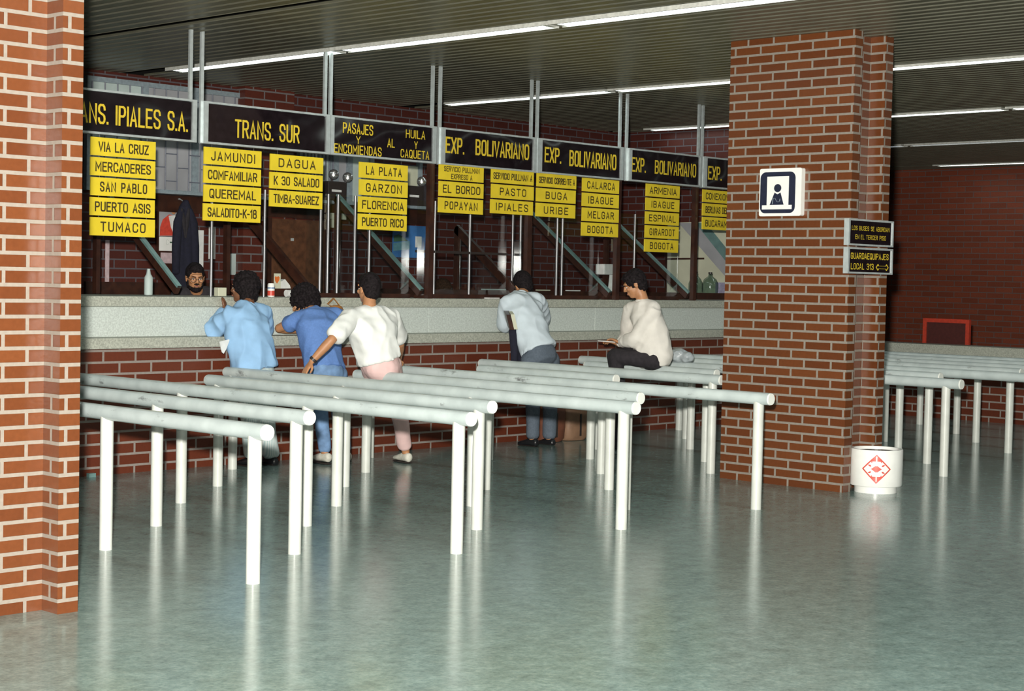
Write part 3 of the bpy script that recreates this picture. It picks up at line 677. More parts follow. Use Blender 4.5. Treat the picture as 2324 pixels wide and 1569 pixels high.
for i, x in enumerate(fx):
    if i == 0: continue
    b = nb(); w = .03
    box(b, x-w, x+w, 11.53, 11.58, 1.421, 2.70)
    tag(obj('booth_post', b, 'wood' if i else 'alu'), ('dark' if i else 'pale') + ' upright post of the booth front %s' % fl_[i], 'post')
def screen(x0, x1, pxs, hz, pane, lab, Y=11.72):
    t = thing('glass_screen', lab, 'screen', ((x0+x1)/2, Y, 1.42))
    for p in pxs:
        x = on_y(p, 560, Y).x; b = nb(); cyl(b, (x, Y, 1.42), (x, Y, 2.36), .013, n=10); auto(obj('stile', b, 'steel', t))
    if pane:
        b = nb(); box(b, x0, x1, Y-.02, Y+.02, 1.421, 1.46); obj('bottom_rail', b, 'wood', t)
    for h in hz:
        b = nb(); box(b, x0, x1, Y-.012, Y+.012, h-.012, h+.012); obj('cross_rail', b, 'dark', t)
    if pane:
        b = nb(); box(b, x0+.01, x1-.01, Y-.003, Y+.003, 1.46, 2.36); obj('pane', b, 'glass', t)
screen(8.20, 9.53, (480, 600), (), False, 'open booth frame with two bright uprights before the bearded clerk')
screen(9.61, 10.89, (727, 744, 766, 805, 838), (), True, 'glass booth screen with bright uprights beside the brown door')
screen(10.97, 12.23, (986, 1066, 1163), (1.87,), True, 'glass booth screen left of the post between PASTO and BUGA')
screen(12.31, 13.66, (1181, 1264, 1276), (), True, 'glass booth screen under the BUGA and URIBE plates')
screen(13.74, 15.04, (1440,), (), True, 'glass booth screen behind the seated man')

q = px_box((196, 642, 612, 690), 14.56, 14.598)
b = nb(); box(b, q[0], x0-.01, 14.572, 14.599, 0, q[5]); tag(obj('wainscot', b, 'wood'), 'dark wooden wainscot low on the office back wall behind the clerk', 'panelling')
# emergency lamps on the shelf
def lamp(q, heads, lab):
    x0, x1, y0, y1, z0, z1 = px_box(q, 14.32, 14.48); z0 = 2.45
    t = thing('emergency_lamp', lab, 'emergency lamp', ((x0+x1)/2, 14.4, z0), 'emergency lamps on the office shelf')
    b = nb(); box(b, x0, x1, y0, y1, z0, z1); obj('case', b, 'dark', t, bevel=.008)
    b = nb(); box(b, x0+.05, x1-.08, y0-.004, y0, z0+.10, z0+.125); obj('nameplate', b, 'paper', t)
    for px_, py_ in heads:
        c = on_y(px_, py_, 14.34)
        h = thing('lamp_head', '', '', c); del h['label'], h['category']; h.parent = t; h.matrix_parent_inverse = Matrix.Translation(-t.location)
        d = (CAM - c).normalized(); d.z = 0; d.normalize(); s, u = frame_of(d)
        b = nb(); cyl(b, c - d*.05, c, .025, .058, n=20); obj('reflector', b, 'chrome', h, smooth=True)
        b = nb(); ell(b, c + d*.002, (.056, .056, .016), (s, u, d)); obj('lens', b, 'chrome', h, smooth=True)
        b = nb(); cyl(b, (c.x, c.y+.03, z1-.005), (c.x, c.y+.03, c.z-.03), .012, n=10); obj('neck', b, 'dark', h)
lamp((745, 412, 787, 456), [(757, 396), (789, 403)], 'black emergency lamp box with two round heads left of the LA PLATA plates')
lamp((922, 422, 962, 466), [(913, 402), (957, 412)], 'black emergency lamp box partly behind the FLORENCIA plate')
b = nb(); loft(b, [on_y(964, 466, 14.4), on_y(968, 440, 14.4), on_y(960, 425, 14.4)], [.07, .09, .05]); auto(tag(obj('dark_bag', b, 'blackcloth'), 'dark cloth bag on the shelf right of the second emergency lamp', 'bag'), 180)

# notices, posters, papers on the office walls
def card(name, lab, cat, q, Y, m, group=None):
    b = nb(); pbox(b, q, Y, Y+.006); return tag(obj(name, b, m), lab, cat, group)
t = thing('poster', 'tall poster of a white-haired figure in a red cape', 'poster', on_y(388, 500, 14.575))
b = nb(); pbox(b, (361, 463, 412, 537), 14.575, 14.5756); obj('sheet', b, 'frosted', t)
b = nb(); ypoly(b, [(363, 535), (364, 515), (370, 498), (384, 487), (395, 490), (398, 535)], 14.570); obj('cape', b, 'red', t)
b = nb(); ypoly(b, [(383, 490), (397, 489), (404, 500), (402, 536), (396, 536), (388, 515)], 14.566); obj('robe', b, 'paper', t)
b = nb(); c = on_y(394, 477, 14.562); ell(b, c, (.032, .003, .045)); obj('face', b, 'skin', t)
b = nb(); ell(b, c+V((-.006, -.002, .024)), (.034, .003, .026)); obj('hair', b, 'paper', t)
t = thing('notice', 'white notice with green print under the red cape poster', 'notice', on_y(388, 553, 14.575))
b = nb(); pbox(b, (361, 538, 410, 570), 14.575, 14.5756); obj('sheet', b, 'white', t)
a = on_y(380, 550, 14.57); lettering('C', a.x, 14.571, a.z, .028, .05, 'green', t, bold=.03)
b = nb(); pbox(b, (386, 549, 398, 552), 14.570, 14.5745); obj('print', b, 'green', t)
card('paper_sheet', 'pinkish sheet below the white notice with green print', 'paper', (365, 574, 408, 598), 14.575, 'pink_paper')
b = nb(); pbox(b, (355, 456, 416, 636), 14.58, 14.597); tag(obj('pin_board', b, 'wood'), 'dark board behind the red cape poster', 'board')
card('paper_strip', 'narrow white strip hanging right of the dark jacket', 'paper', (450, 523, 462, 610), 14.575, 'paper')
card('paper_strip', 'white paper roll end pinned beside the bright upright by the clerk', 'paper', (474, 515, 489, 588), 14.57, 'paper')
card('paper_strip', 'short white strip low on the wall under the TUMACO plate, leftmost', 'paper', (218, 545, 227, 574), 14.575, 'lilac')
card('paper_strip', 'long pinkish strip on the wall under the TUMACO plate', 'paper', (239, 545, 248, 650), 14.575, 'pink_paper')
t = thing('wall_calendar', 'white wall calendar with small dark pictures under SALADITO-K-18', 'calendar', on_y(563, 550, 14.575))
b = nb(); pbox(b, (543, 512, 587, 594), 14.575, 14.5756); obj('sheet', b, 'paper', t)
for q, m in (((545, 546, 558, 564), 'navycloth'), ((568, 562, 584, 590), 'lilac'), ((545, 568, 553, 590), 'blue'), ((545, 520, 550, 542), 'blue'), ((558, 529, 578, 533), 'red_dull'), ((563, 552, 579, 554), 'lilac')):
    b = nb(); pbox(b, q, 14.570, 14.5745); obj('picture', b, m, t)
card('paper_sheet', 'curled grey sheet hanging above the head of the man in light blue', 'paper', (514, 576, 547, 624), 14.57, 'pale')
t = thing('heart_card', 'upright white card with a red heart on the counter near the drink can', 'card', on_y(629, 655, 12.1))
b = nb(); pbox(b, (622, 621, 637, 655), 12.1, 12.105); obj('card', b, 'cream', t)
b = nb(); ypoly(b, [(624, 630), (626, 627), (629, 629), (632, 627), (635, 630), (634, 636), (629, 644), (625, 638)], 12.095); obj('heart', b, 'orange', t)
b = nb(); ypoly(b, [(634, 655), (636, 640), (647, 634), (658, 648), (660, 655)], 12.14, .05); tag(obj('napkin', b, 'paper'), 'folded white napkin leaning beside the heart card', 'napkin')
t = thing('travel_poster', 'blue poster of a lake and a wooded hill behind the booth glass', 'poster', on_y(928, 545, 14.55))
b = nb(); pbox(b, (891, 512, 967, 585), 14.55, 14.557); obj('sheet', b, 'blue', t)
b = nb(); ypoly(b, [(894, 549), (894, 535), (905, 532), (918, 540), (926, 547)], 14.545); obj('hill', b, 'green', t)
b = nb(); ypoly(b, [(893, 552), (930, 547), (930, 566), (893, 570)], 14.545); obj('lake', b, 'lake', t)
b = nb(); pbox(b, (943, 537, 957, 562), 14.54, 14.545); obj('month_sheet', b, 'paper', t)
t = thing('switch_box', 'pale T shaped switch box mounted on the wall right of the brown door', 'box', on_y(767, 500, 14.4))
b = nb(); pbox(b, (749, 484, 786, 498), 14.38, 14.44); pbox(b, (754, 498, 773, 517), 14.38, 14.44); obj('case', b, 'cream', t)
b = nb(); pbox(b, (762, 517, 768, 645), 14.40, 14.44); obj('conduit', b, 'frosted', t)

a, c = on_y(616, 656, 11.96), on_y(664, 656, 11.96)
b = nb(); box(b, a.x, c.x, 11.98, 12.18, 1.421, on_y(640, 655.5, 12.0).z); tag(obj('wooden_box', b, 'wood', bevel=.004), 'low dark wooden box on the counter carrying the heart card', 'box')
# bright board on the end wall
t = thing('cream_partition', 'cream panelled partition with a teal sloping band beside the brick pillar', 'partition', on_x(1575, 600, 17.3))
b = nb(); xpoly(b, [(1512, 670), (1514, 506), (1700, 500), (1700, 672)], 17.33, .06); obj('panel', b, 'cream', t)
b = nb(); xpoly(b, [(1540, 506), (1586, 506), (1700, 648), (1700, 690)], 17.325); obj('grey_band', b, 'frosted', t)
b = nb(); xpoly(b, [(1578, 506), (1602, 506), (1700, 628), (1700, 660)], 17.32); obj('teal_band', b, 'teal', t)
b = nb(); xpoly(b, [(1512, 586), (1512, 590), (1598, 589), (1598, 585)], 17.315); obj('joint', b, 'wood', t)
b = nb(); xpoly(b, [(1508, 673), (1511, 506), (1515, 506), (1513, 673)], 17.315); obj('edge_trim', b, 'wood', t)

# things on the counter top and behind it
WT = 1.42
def lid(y, px_): return on_y(px_, 677, y)
def can():
    c = on_y(615, 672, 11.75); c.z = WT
    t = thing('drink_can', 'white and red drink can standing on the counter', 'can', c)
    b = nb(); lathe(b, [(.027, 0), (.032, .006), (.032, .108), (.026, .118), (.026, .120)], c, 24); auto(obj('can_body', b, 'white', t))
    b = nb(); lathe(b, [(.0325, .012), (.0325, .055)], c, 24); auto(obj('red_band', b, 'red', t))
    b = nb(); lathe(b, [(.0325, .074), (.0325, .084)], c, 24); auto(obj('blue_band', b, 'blue', t))
can()
c = on_y(500, 670, 11.95); c.z = WT
b = nb(); box(b, c.x-.045, c.x+.045, c.y-.03, c.y+.03, WT, WT+.075); tag(obj('card_box', b, 'cream', bevel=.003), 'small cream box on the counter right of the bearded clerk', 'box')
c = on_y(655, 676, 11.85); c.z = WT
b = nb(); cyl(b, (c.x-.03, c.y, WT+.032), (c.x+.03, c.y, WT+.032), .032); auto(tag(obj('paper_roll', b, 'paper'), 'white paper roll on the counter beside the curly-haired man', 'roll'))
c = on_y(337, 645, 12.22)
b = nb(); lathe(b, [(.035, 0), (.037, .01), (.037, .15), (.02, .18), (.014, .21), (.014, .225)], (c.x, 12.22, 1.421), 20)
auto(tag(obj('bottle', b, 'pale'), 'pale plastic bottle on the counter under the TUMACO plate', 'bottle'))
def sheet(lab, px_, Y, w, d, rot, m='paper'):
    c = on_y(px_, 672, Y); b = nb(); z = WT if Y < 12.1 else 1.501
    box(b, -w/2, w/2, -d/2, d/2, 0, .012); o = tag(obj('paper_stack', b, m), lab, 'papers', 'paper stacks along the counter'); o.location = (c.x, Y, z); o.rotation_euler.z = rot
sheet('flat pale paper stack left of the man in grey trousers, on the counter edge', 1112, 11.7, .16, .12, .1)
sheet('paper stack on the sill behind the man in grey trousers', 1120, 12.2, .30, .07, 0, 'pale')
sheet('paper stack on the sill right of the man in grey trousers', 1232, 12.2, .16, .07, 0, 'cream')
sheet('white paper stack below the slanting brace right of centre', 1300, 12.2, .17, .07, 0)
c = on_y(1389, 660, 12.45)
t = thing('desk_lamp', 'white square-headed desk lamp behind the counter under the BOGOTA plate', 'lamp', (c.x, 12.45, 1.0))
h = px_box((1372, 600, 1407, 624), 12.42, 12.56)
b = nb(); box(b, *h); obj('head', b, 'paper', t, bevel=.012)
b = nb(); cyl(b, (c.x+.005, 12.47, h[4]+.01), (c.x-.015, 12.47, 1.35), .03, .055, n=4); obj('stem', b, 'paper', t)
b = nb(); box(b, c.x-.4, c.x+.4, 12.37, 12.75, 1.31, 1.35); tag(obj('office_desk', b, 'wood'), 'dark desk top behind the counter carrying the desk lamp', 'desk')
for i, (px_, r) in enumerate(((1578, .085), (1611, .10))):
    c = on_y(px_, 670, 12.20); z = 1.501
    t = thing('glass_jug', ('smaller' if i == 0 else 'larger') + ' clear glass jug on the sill beside the brick pillar', 'jug', (c.x, 12.2, z), 'glass jugs')
    b = nb(); lathe(b, [(r*.9, 0), (r, .015), (r, .11), (r*.75, .165), (.028, .20), (.022, .23)], (c.x, 12.20, z), 24); auto(obj('bottle_body', b, 'jug', t), 60)
    b = nb(); lathe(b, [(.024, .23), (.024, .25)], (c.x, 12.20, z), 16); obj('stopper', b, 'dark', t)
c = on_y(1634, 670, 12.2); b = nb(); box(b, c.x-.055, c.x+.055, 12.17, 12.23, 1.501, 1.63); tag(obj('carton', b, 'lilac'), 'lilac carton on the sill right of the glass jugs', 'carton')

# dark jacket hanging in the office
def jacket():
    Y = 14.42
    P = [on_y(x, y, Y) for x, y in ((421, 458), (421, 470), (421, 490), (421, 530), (422, 580), (423, 640), (424, 690))]
    t = thing('hanging_jacket', 'dark navy jacket hanging on a hook beside the red cape poster', 'jacket', P[0])
    b = nb(); loft(b, P, [(.03, .03), (.075, .05), (.10, .06), (.125, .07), (.14, .075), (.15, .08), (.15, .08)], side=(1, 0, 0), n=24)
    for v in b.verts: v.co.y += .012*math.sin(v.co.x*60) + .01*mnoise.noise(v.co*9)
    auto(obj('cloth', b, 'navycloth', t), 180)
    for s in (-1, 1):
        Q = [on_y(421+s*9, 477, Y-.03), on_y(421+s*17, 505, Y-.05), on_y(421+s*21, 560, Y-.06), on_y(421+s*22, 618, Y-.05)]
        b = nb(); loft(b, Q, [(.035, .03), (.05, .04), (.048, .04), (.043, .036)], side=(1, 0, 0), n=16)
        for v in b.verts: v.co += V((.01, .01, 0))*mnoise.noise(v.co*14)
        auto(obj('sleeve', b, 'navycloth', t), 180)
    b = nb(); loft(b, [on_y(413, 474, Y-.05), on_y(417, 500, Y-.075), on_y(420, 540, Y-.085)], [(.016, .008), (.028, .010), (.006, .006)], side=(1, 0, 0), n=10)
    loft(b, [on_y(429, 474, Y-.05), on_y(425, 500, Y-.075), on_y(422, 540, Y-.085)], [(.016, .008), (.028, .010), (.006, .006)], side=(1, 0, 0), n=10); obj('lapel', b, 'blackcloth', t, True)
    b = nb(); cyl(b, P[0]+V((0, 0, -.01)), P[0]+V((0, .1, .03)), .006, n=8); cyl(b, P[0]+V((0, .1, .03)), V((P[0].x, 14.6, P[0].z+.03)), .008, n=8); obj('hook', b, 'alu', t)
jacket()

# luggage and litter on the floor
def bag(q, Y, d, m, lab, name='travel_bag'):
    x0, x1, y0, y1, z0, z1 = px_box(q, Y, Y+d)
    t = thing(name, lab, 'bag', ((x0+x1)/2, Y+d/2, 0))
    b = nb(); loft(b, [((x0+x1)/2, Y+d/2, .035), ((x0+x1)/2, Y+d/2, .15), ((x0+x1)/2, Y+d/2, z1-.08), ((x0+x1)/2, Y+d/2, z1-.02)], [((x1-x0)/2*.94, d/2*.9), ((x1-x0)/2, d/2), ((x1-x0)/2*.97, d/2), ((x1-x0)/2*.8, d/2*.8)], side=(1, 0, 0), n=24)
    for v in b.verts:                                       # squarer than a tube
        for ax, c, h in ((0, (x0+x1)/2, (x1-x0)/2), (1, Y+d/2, d/2)):
            u = (v.co[ax]-c)/h; v.co[ax] = c + h*math.copysign(min(1, abs(u)*1.22), u)
        v.co.z = max(v.co.z, .004)
    auto(obj('bag_body', b, m, t), 50)
    b = nb(); cx = (x0+x1)/2; P = [V((cx+.09*math.cos(a), Y+d/2, z1-.005+.07*math.sin(a))) for a in [math.pi*k/8 for k in range(9)]]
    loft(b, P, [.009]*9, n=8); obj('handle', b, 'dark', t, smooth=True)
    b = nb(); box(b, cx-.012, cx+.012, Y-.006, Y+.002, .05, z1-.1); obj('strap', b, 'dark', t)
bag((1238, 915, 1289, 1003), 11.12, .20, 'brown_bag', 'reddish brown travel bag on the floor beside the man in grey trousers')
bag((1293, 918, 1342, 1002), 11.10, .22, 'tan_bag', 'tan travel bag on the floor against the counter')
bag((1412, 925, 1441, 1004), 10.25, .30, 'blackcloth', 'black bag standing on the floor under the seated man')
c = on_z(207, 1083, 0); b = nb(); box(b, c.x-.03, c.x+.03, c.y-.02, c.y+.02, 0, .03); tag(obj('paper_scrap', b, 'teal'), 'teal scrap of card on the floor by the counter wall, far left', 'litter')
# leather bag on the ledge
x0, x1, y0, y1, z0, z1 = px_box((752, 697, 787, 757), 11.40, 11.52)
t = thing('leather_bag', 'tan leather shoulder bag on the ledge between the two men', 'bag', ((x0+x1)/2, 11.44, 1.093))
b = nb(); loft(b, [((x0+x1)/2, 11.445, 1.135), ((x0+x1)/2, 11.445, z1-.04), ((x0+x1)/2, 11.445, z1-.01)], [((x1-x0)/2, .06), ((x1-x0)/2, .055), ((x1-x0)/2*.8, .04)], side=(1, 0, 0), n=20); auto(obj('pouch', b, 'leather', t), 60)
b = nb(); P = [on_y(768, 700, 11.46), on_y(750, 694, 11.46), on_y(744, 690, 11.47), on_y(752, 682, 11.49), on_y(757, 677, 11.5), on_y(775, 700, 11.48)]
for p, r in zip(P, P[1:]): bar(b, p, r, .018, .005)
obj('strap', b, 'leather', t)
# plastic bag resting on the far rails
b = nb(); c = on_x(1540, 818, 12.99)
for dx, dy, dz, r in ((0, 0, .075, .085), (.0, .13, .065, .075), (0, -.10, .06, .06)): ell(b, (12.99+dx, c.y+dy, RZ+RR+dz-.012), (r*1.2, r*1.2, r*.85))
bmesh.ops.recalc_face_normals(b, faces=b.faces); me = bpy.data.meshes.new('m'); b.to_mesh(me); b.free()
me = evaluated(me, [('REMESH', dict(mode='VOXEL', voxel_size=.012)), ('SMOOTH', dict(factor=.5, iterations=4))])
for v in me.vertices: v.co += v.normal*(.014*mnoise.noise(v.co*18))
tag(obj_me('plastic_bag', me, 'clearbag', None, True), 'crumpled grey plastic bag lying on a far rail behind the seated man', 'bag')
# ------------------------------------------------------------------ people
def solid(bm, vox, sm=4, wr=0, wf=9, stretch=(1, 1, .45), seed=0):
    """one continuous skin over overlapping closed pieces, with optional cloth folds"""
    bmesh.ops.recalc_face_normals(bm, faces=bm.faces); me = bpy.data.meshes.new('m'); bm.to_mesh(me); bm.free()
    me = evaluated(me, [('REMESH', dict(mode='VOXEL', voxel_size=vox)), ('SMOOTH', dict(factor=.5, iterations=sm))])
    if wr:
        N = [v.normal.copy() for v in me.vertices]
        for v, nv in zip(me.vertices, N):
            q = V((v.co.x*stretch[0], v.co.y*stretch[1], v.co.z*stretch[2]))*wf + V((seed, seed, 0))
            n = mnoise.noise(q); n2 = mnoise.noise(V((q.x+q.z*1.6, q.y, q.z*2.6))*1.3)
            v.co += nv*(wr*((1-abs(n)*2.6)*.9 + n2*.7))
    return me
def lerp(a, b, t): return a+(b-a)*t
def hand(bm, w, k, nrm, right, curl=.5):
    """palm from wrist w towards k, four unequal bent fingers and a thumb from the side of the palm"""
    d = (k-w).normalized(); s = d.cross(nrm).normalized(); n = s.cross(d).normalized()
    if n.dot(nrm) < 0: n = -n
    th = s if right else -s
    loft(bm, [w-d*.02, w+d*.02, w+d*.055, w+d*.085], [(.024, .018), (.032, .016), (.040, .015), (.038, .013)], side=s, n=12)
    for i, (o, L) in enumerate(((.029, .072), (.010, .080), (-.010, .075), (-.028, .060))):
        p0 = w + d*.082 + th*o; a = 0; P = [p0]; q = p0
        for j, f in enumerate((.45, .32, .23)):
            a += curl*(.55+.15*i*.3); e = d*math.cos(a) - n*math.sin(a) + th*(o*1.2); q = q + e.normalized()*(L*f); P.append(q)
        loft(bm, P, [.0095, .009, .0085, .007], n=8)
    p = w + d*.03 + th*.032
    loft(bm, [p-th*.012, p+d*.025+th*.022-n*.008, p+d*.052+th*.026-n*.016, p+d*.07+th*.018-n*.02], [.013, .011, .010, .008], n=8)
def person(label, J, st, cat='person'):
    W = {k: (on_y(*v) if len(v) == 3 and v[0] > 60 else V(v)) for k, v in J.items()}
    shL, shR = W['shL'], W['shR']; side = (shR-shL).normalized(); hs = (shR-shL).length/2
    pel, chest, neck, head = W['pel'], W['chest'], W['neck'], W['head']; msh = (shL+shR)/2
    root = thing('person', label, 'person', (pel.x, pel.y, st.get('floor', 0)))
    f = V(st['face']).normalized(); up = V(st.get('up', (0, 0, 1))); up = (up - f*up.dot(f)).normalized(); r = f.cross(up).normalized()
    ax = (r, f, up); H_ = lambda a, b_, c: head + r*a + f*b_ + up*c
    pside = (W['hipR']-W['hipL']).normalized()
    dn = (pel-chest).normalized(); low = pel+dn*.06
    # ---- body: one continuous skin
    b = nb()
    ell(b, H_(0, -.012, .022), (.074, .094, .100), ax); ell(b, H_(0, .018, -.035), (.062, .074, .082), ax); ell(b, H_(0, .045, -.088), (.036, .040, .030), ax)
    ell(b, H_(0, .083, .030), (.052, .018, .014), ax); loft(b, [H_(0, .088, .022), H_(0, .103, -.012), H_(0, .108, -.026)], [.010, .012, .014], n=10)
    for s in (-1, 1):
        ell(b, H_(s*.017, .098, -.028), (.009, .010, .008), ax); ell(b, H_(s*.040, .070, -.022), (.022, .020, .020), ax)
        ell(b, H_(s*.076, -.008, -.008), (.010, .020, .032), ax); ell(b, H_(s*.082, -.014, .004), (.007, .017, .018), ax)
    ell(b, H_(0, .089, -.058), (.024, .010, .006), ax); ell(b, H_(0, .086, -.068), (.021, .010, .007), ax)
    loft(b, [H_(0, -.02, -.05), lerp(H_(0, -.02, -.05), neck, .6), neck - (neck-msh)*.3], [.056, .054, .062])
    tor = [low, pel, lerp(pel, chest, .5), chest, lerp(chest, msh, .75), lerp(msh, neck, .35), lerp(msh, neck, .8)]
    tr = [(.155, .115), (.155, .115), (.138, .10), (hs*.90, .115), (hs*.92, .095), (hs*.62, .075), (.06, .06)]
    loft(b, tor, tr, side=side, n=20)
    arms = {}
    for k, sh in (('L', shL), ('R', shR)):
        if 'el'+k not in W: continue
        el, wr = W['el'+k], W['wr'+k]; arms[k] = (sh, el, wr)
        loft(b, [lerp(sh, msh, .2), sh, lerp(sh, el, .4), el], [.052, .056, .047, .038]); loft(b, [el, lerp(el, wr, .3), wr], [.037, .040, .026])
        hand(b, wr, W['ha'+k], V(st.get('palm'+k, (0, 0, 1))), k == 'R', st.get('curl', .45))
    legs = {}
    for k in 'LR':
        hp, kn, an = W['hip'+k], W['kn'+k], W['an'+k]; legs[k] = (hp, kn, an)
        loft(b, [hp, lerp(hp, kn, .45), kn], [.082, .074, .054]); loft(b, [kn, lerp(kn, an, .3), lerp(kn, an, .75), an], [.053, .055, .040, .036])
        fd = V(st.get('foot', f)); fd.z = st.get('footz', 0); fd.normalize()
        hz = V((0, 0, 1)); loft(b, [an - fd*.035 - hz*.035, an + fd*.05 - hz*.04, an + fd*.13 - hz*.055], [(.030, .034), (.036, .028), (.032, .016)], side=fd.cross(hz), n=12)
    for sh in (shL, shR): loft(b, [lerp(msh, neck, .5), lerp(lerp(msh, neck, .4), sh, .55), lerp(sh, msh, .12)], [.050, .050, .050])
    obj_me('body', solid(b, .0065, 2), st.get('skin', 'skin'), root, True)
    # ---- hair
    hv = st.get('hairvol', 0)
    b = nb(); ell(b, H_(0, -.024, .040), (.083+hv, .094+hv, .096+hv), ax, 20, 14)
    ell(b, H_(0, -.056, -.018), (.068+hv, .052+hv, .080+hv*.5), ax)
    ell(b, H_(0, .045, .085), (.060, .045, .038+hv*.5), ax)
    if st.get('long'): ell(b, H_(0, -.05, -.06), (.070+hv, .05+hv, .07), ax)
    cu = st.get('curl_hair', 0)
    me = solid(b, .008, 3)
    N = [v.normal.copy() for v in me.vertices]
    for v, nv in zip(me.vertices, N): v.co += nv*((.004+cu)*mnoise.noise(v.co*(45 if cu else 70)))
    obj_me('hair', me, st.get('hair', 'hair'), root, True)
    # ---- face details
    for s in (-1, 1):
        b = nb(); ell(b, H_(s*.031, .0795, -.001), (.012, .008, .0065), ax); e = obj('eye', b, 'eyew', root, True)
        b = nb(); ell(b, H_(s*.031, .0855, -.001), (.006, .0035, .006), ax); obj('iris', b, 'dark', e, True)
        b = nb(); loft(b, [H_(s*.014, .099, .017), H_(s*.034, .096, .023), H_(s*.052, .082, .017)], [.004, .0048, .003], n=8); obj('eyebrow', b, 'hair', root, True)
    b = nb(); ell(b, H_(0, .0935, -.063), (.024, .008, .008), ax); obj('mouth', b, 'lip', root, True)
    if st.get('beard'):
        b = nb(); ell(b, H_(0, .056, -.096), (.046, .044, .028), ax); ell(b, H_(0, .018, -.082), (.064, .056, .034), ax); ell(b, H_(0, .094, -.047), (.030, .012, .008), ax)
        for s in (-1, 1): ell(b, H_(s*.064, .0, -.045), (.010, .020, .045), ax)
        obj_me('beard', solid(b, .007, 2, .004, 60, (1, 1, 1)), 'hair', root, True)
    if st.get('glasses'):
        g = None
        b = nb()
        for s in (-1, 1):
            C_ = H_(s*.034, .108, -.006); P = [C_ + r*(.024*math.cos(a)) + up*(.019*math.sin(a)) for a in [2*math.pi*k/16 for k in range(17)]]
            for p, q in zip(P, P[1:]): cyl(b, p, q, .0022, n=6)
            cyl(b, H_(s*.058, .106, .002), H_(s*.084, .0, .004), .002, n=6)
        cyl(b, H_(-.010, .110, -.002), H_(.010, .110, -.002), .0022, n=6)
        obj('glasses', b, 'dark', root, True)
    # ---- shirt
    e = st.get('ease', .02); hem = st.get('hem', .08); hl = pel + dn*hem
    b = nb()
    loft(b, [hl, lerp(hl, pel, .8), lerp(pel, chest, .4), chest, lerp(chest, msh, .8), lerp(msh, neck, .42)],
         [(.160+e*st.get('flare', 1), .120+e*st.get('flare', 1)), (.158+e*1.4, .118+e*1.4), (.145+e*1.6, .108+e*1.6), (hs*.96+e*.9, .118+e), (hs*1.04+e*.5, .100+e*.7), (hs*.70+e*.3, .078+e*.4)], side=side, n=24)
    for k, (sh, el, wr) in arms.items():
        if st.get('short'):
            loft(b, [lerp(sh, msh, .3), sh, lerp(sh, el, .35), lerp(sh, el, st.get('slv', .75))], [.060, .065+e*.3, .062+e*.5, .062+e*.7])
        else:
            loft(b, [lerp(sh, msh, .3), sh, lerp(sh, el, .45), el], [.060, .064+e*.4, .058+e*.6, .046+e*.9]); loft(b, [el, lerp(el, wr, .4), lerp(el, wr, .88)], [.048+e, .048+e*.7, .036+e*.25])
    for sh in (shL, shR): loft(b, [lerp(msh, neck, .40), lerp(lerp(msh, neck, .36), sh, .55), lerp(sh, msh, .06)], [.066+e*.2, .066+e*.3, .066+e*.35])
    shirt = obj_me('shirt', solid(b, .010, 9, st.get('wr', .009), 8, (1, 1, .5), len(label)), st['shirt'], root, True)
    b = nb(); up2 = (neck-msh).normalized(); cN = lerp(msh, neck, .80)
    s1, s2 = frame_of(up2); n = 24
    P = [cN + s1*(.070*math.cos(2*math.pi*k/n)) + s2*(.070*math.sin(2*math.pi*k/n)) for k in range(n+1)]
    for p, q in zip(P, P[1:]): bar(b, p, q, .012, .030, side=(p-cN))
    obj_me('collar', solid(b, .007, 3), st['shirt'], shirt, True)
    # ---- trousers
    b = nb(); wst = lerp(pel, chest, st.get('waist', .12))
    loft(b, [wst, pel, low], [(.158, .116), (.172, .130), (.165, .125)], side=pside, n=20)
    t0 = st.get('loose', 0)
    for k, (hp, kn, an) in legs.items():
        m = lerp(hp, kn, .45)
        loft(b, [hp, m, kn], [.098, .086+t0, .068+t0]); loft(b, [kn, lerp(kn, an, .5), lerp(kn, an, st.get('cuff', .93))], [.068+t0, .060+t0, .056+t0*1.2])
    if 'seat' in st: ell(b, pel+V(st['seat']), (.17, .13, .12))
    tr_ = obj_me('trousers', solid(b, .010, 4, .006, 7, (1, 1, .35), 3), st['trousers'], root, True)
    if st.get('belt'):
        b = nb(); n = 28; s1 = pside; s2 = dn.cross(s1).normalized(); c = pel + dn*(hem+.02)
        P = [c + s1*(.172*math.cos(2*math.pi*k/n)) + s2*(.130*math.sin(2*math.pi*k/n)) for k in range(n+1)]
        for p, q in zip(P, P[1:]): bar(b, p, q, .006, .032, side=(p-c))
        obj('belt', b, 'dark', tr_)
    # ---- shoes
    for k, (hp, kn, an) in legs.items():
        fd = V(st.get('foot', f)); fd.z = st.get('footz', 0); fd.normalize(); hz = V((0, 0, 1))
        b = nb(); loft(b, [an - fd*.052 - hz*.045, an + fd*.03 - hz*.042, an + fd*.10 - hz*.056, an + fd*.165 - hz*.064], [(.036, .042), (.041, .040), (.044, .028), (.034, .019)], side=fd.cross(hz), n=14)
        for v in b.verts:
            if not st.get('footz'): v.co.z = max(v.co.z, .003)
        sh_ = obj_me('shoe', solid(b, .008, 2), st.get('shoe', 'shoe_b'), root, True)
        b = nb(); loft(b, [an - fd*.050 - hz*(an.z-.008), an + fd*.10 - hz*(an.z-.008), an + fd*.165 - hz*(an.z-.008)], [(.038, .007), (.046, .007), (.034, .007)], side=fd.cross(hz), n=14)
        if not st.get('footz') and an.z < .16: obj('sole', b, st.get('sole', 'dark'), sh_)
        else: b.free()
    return root, W
FW = (0, 1, 0)
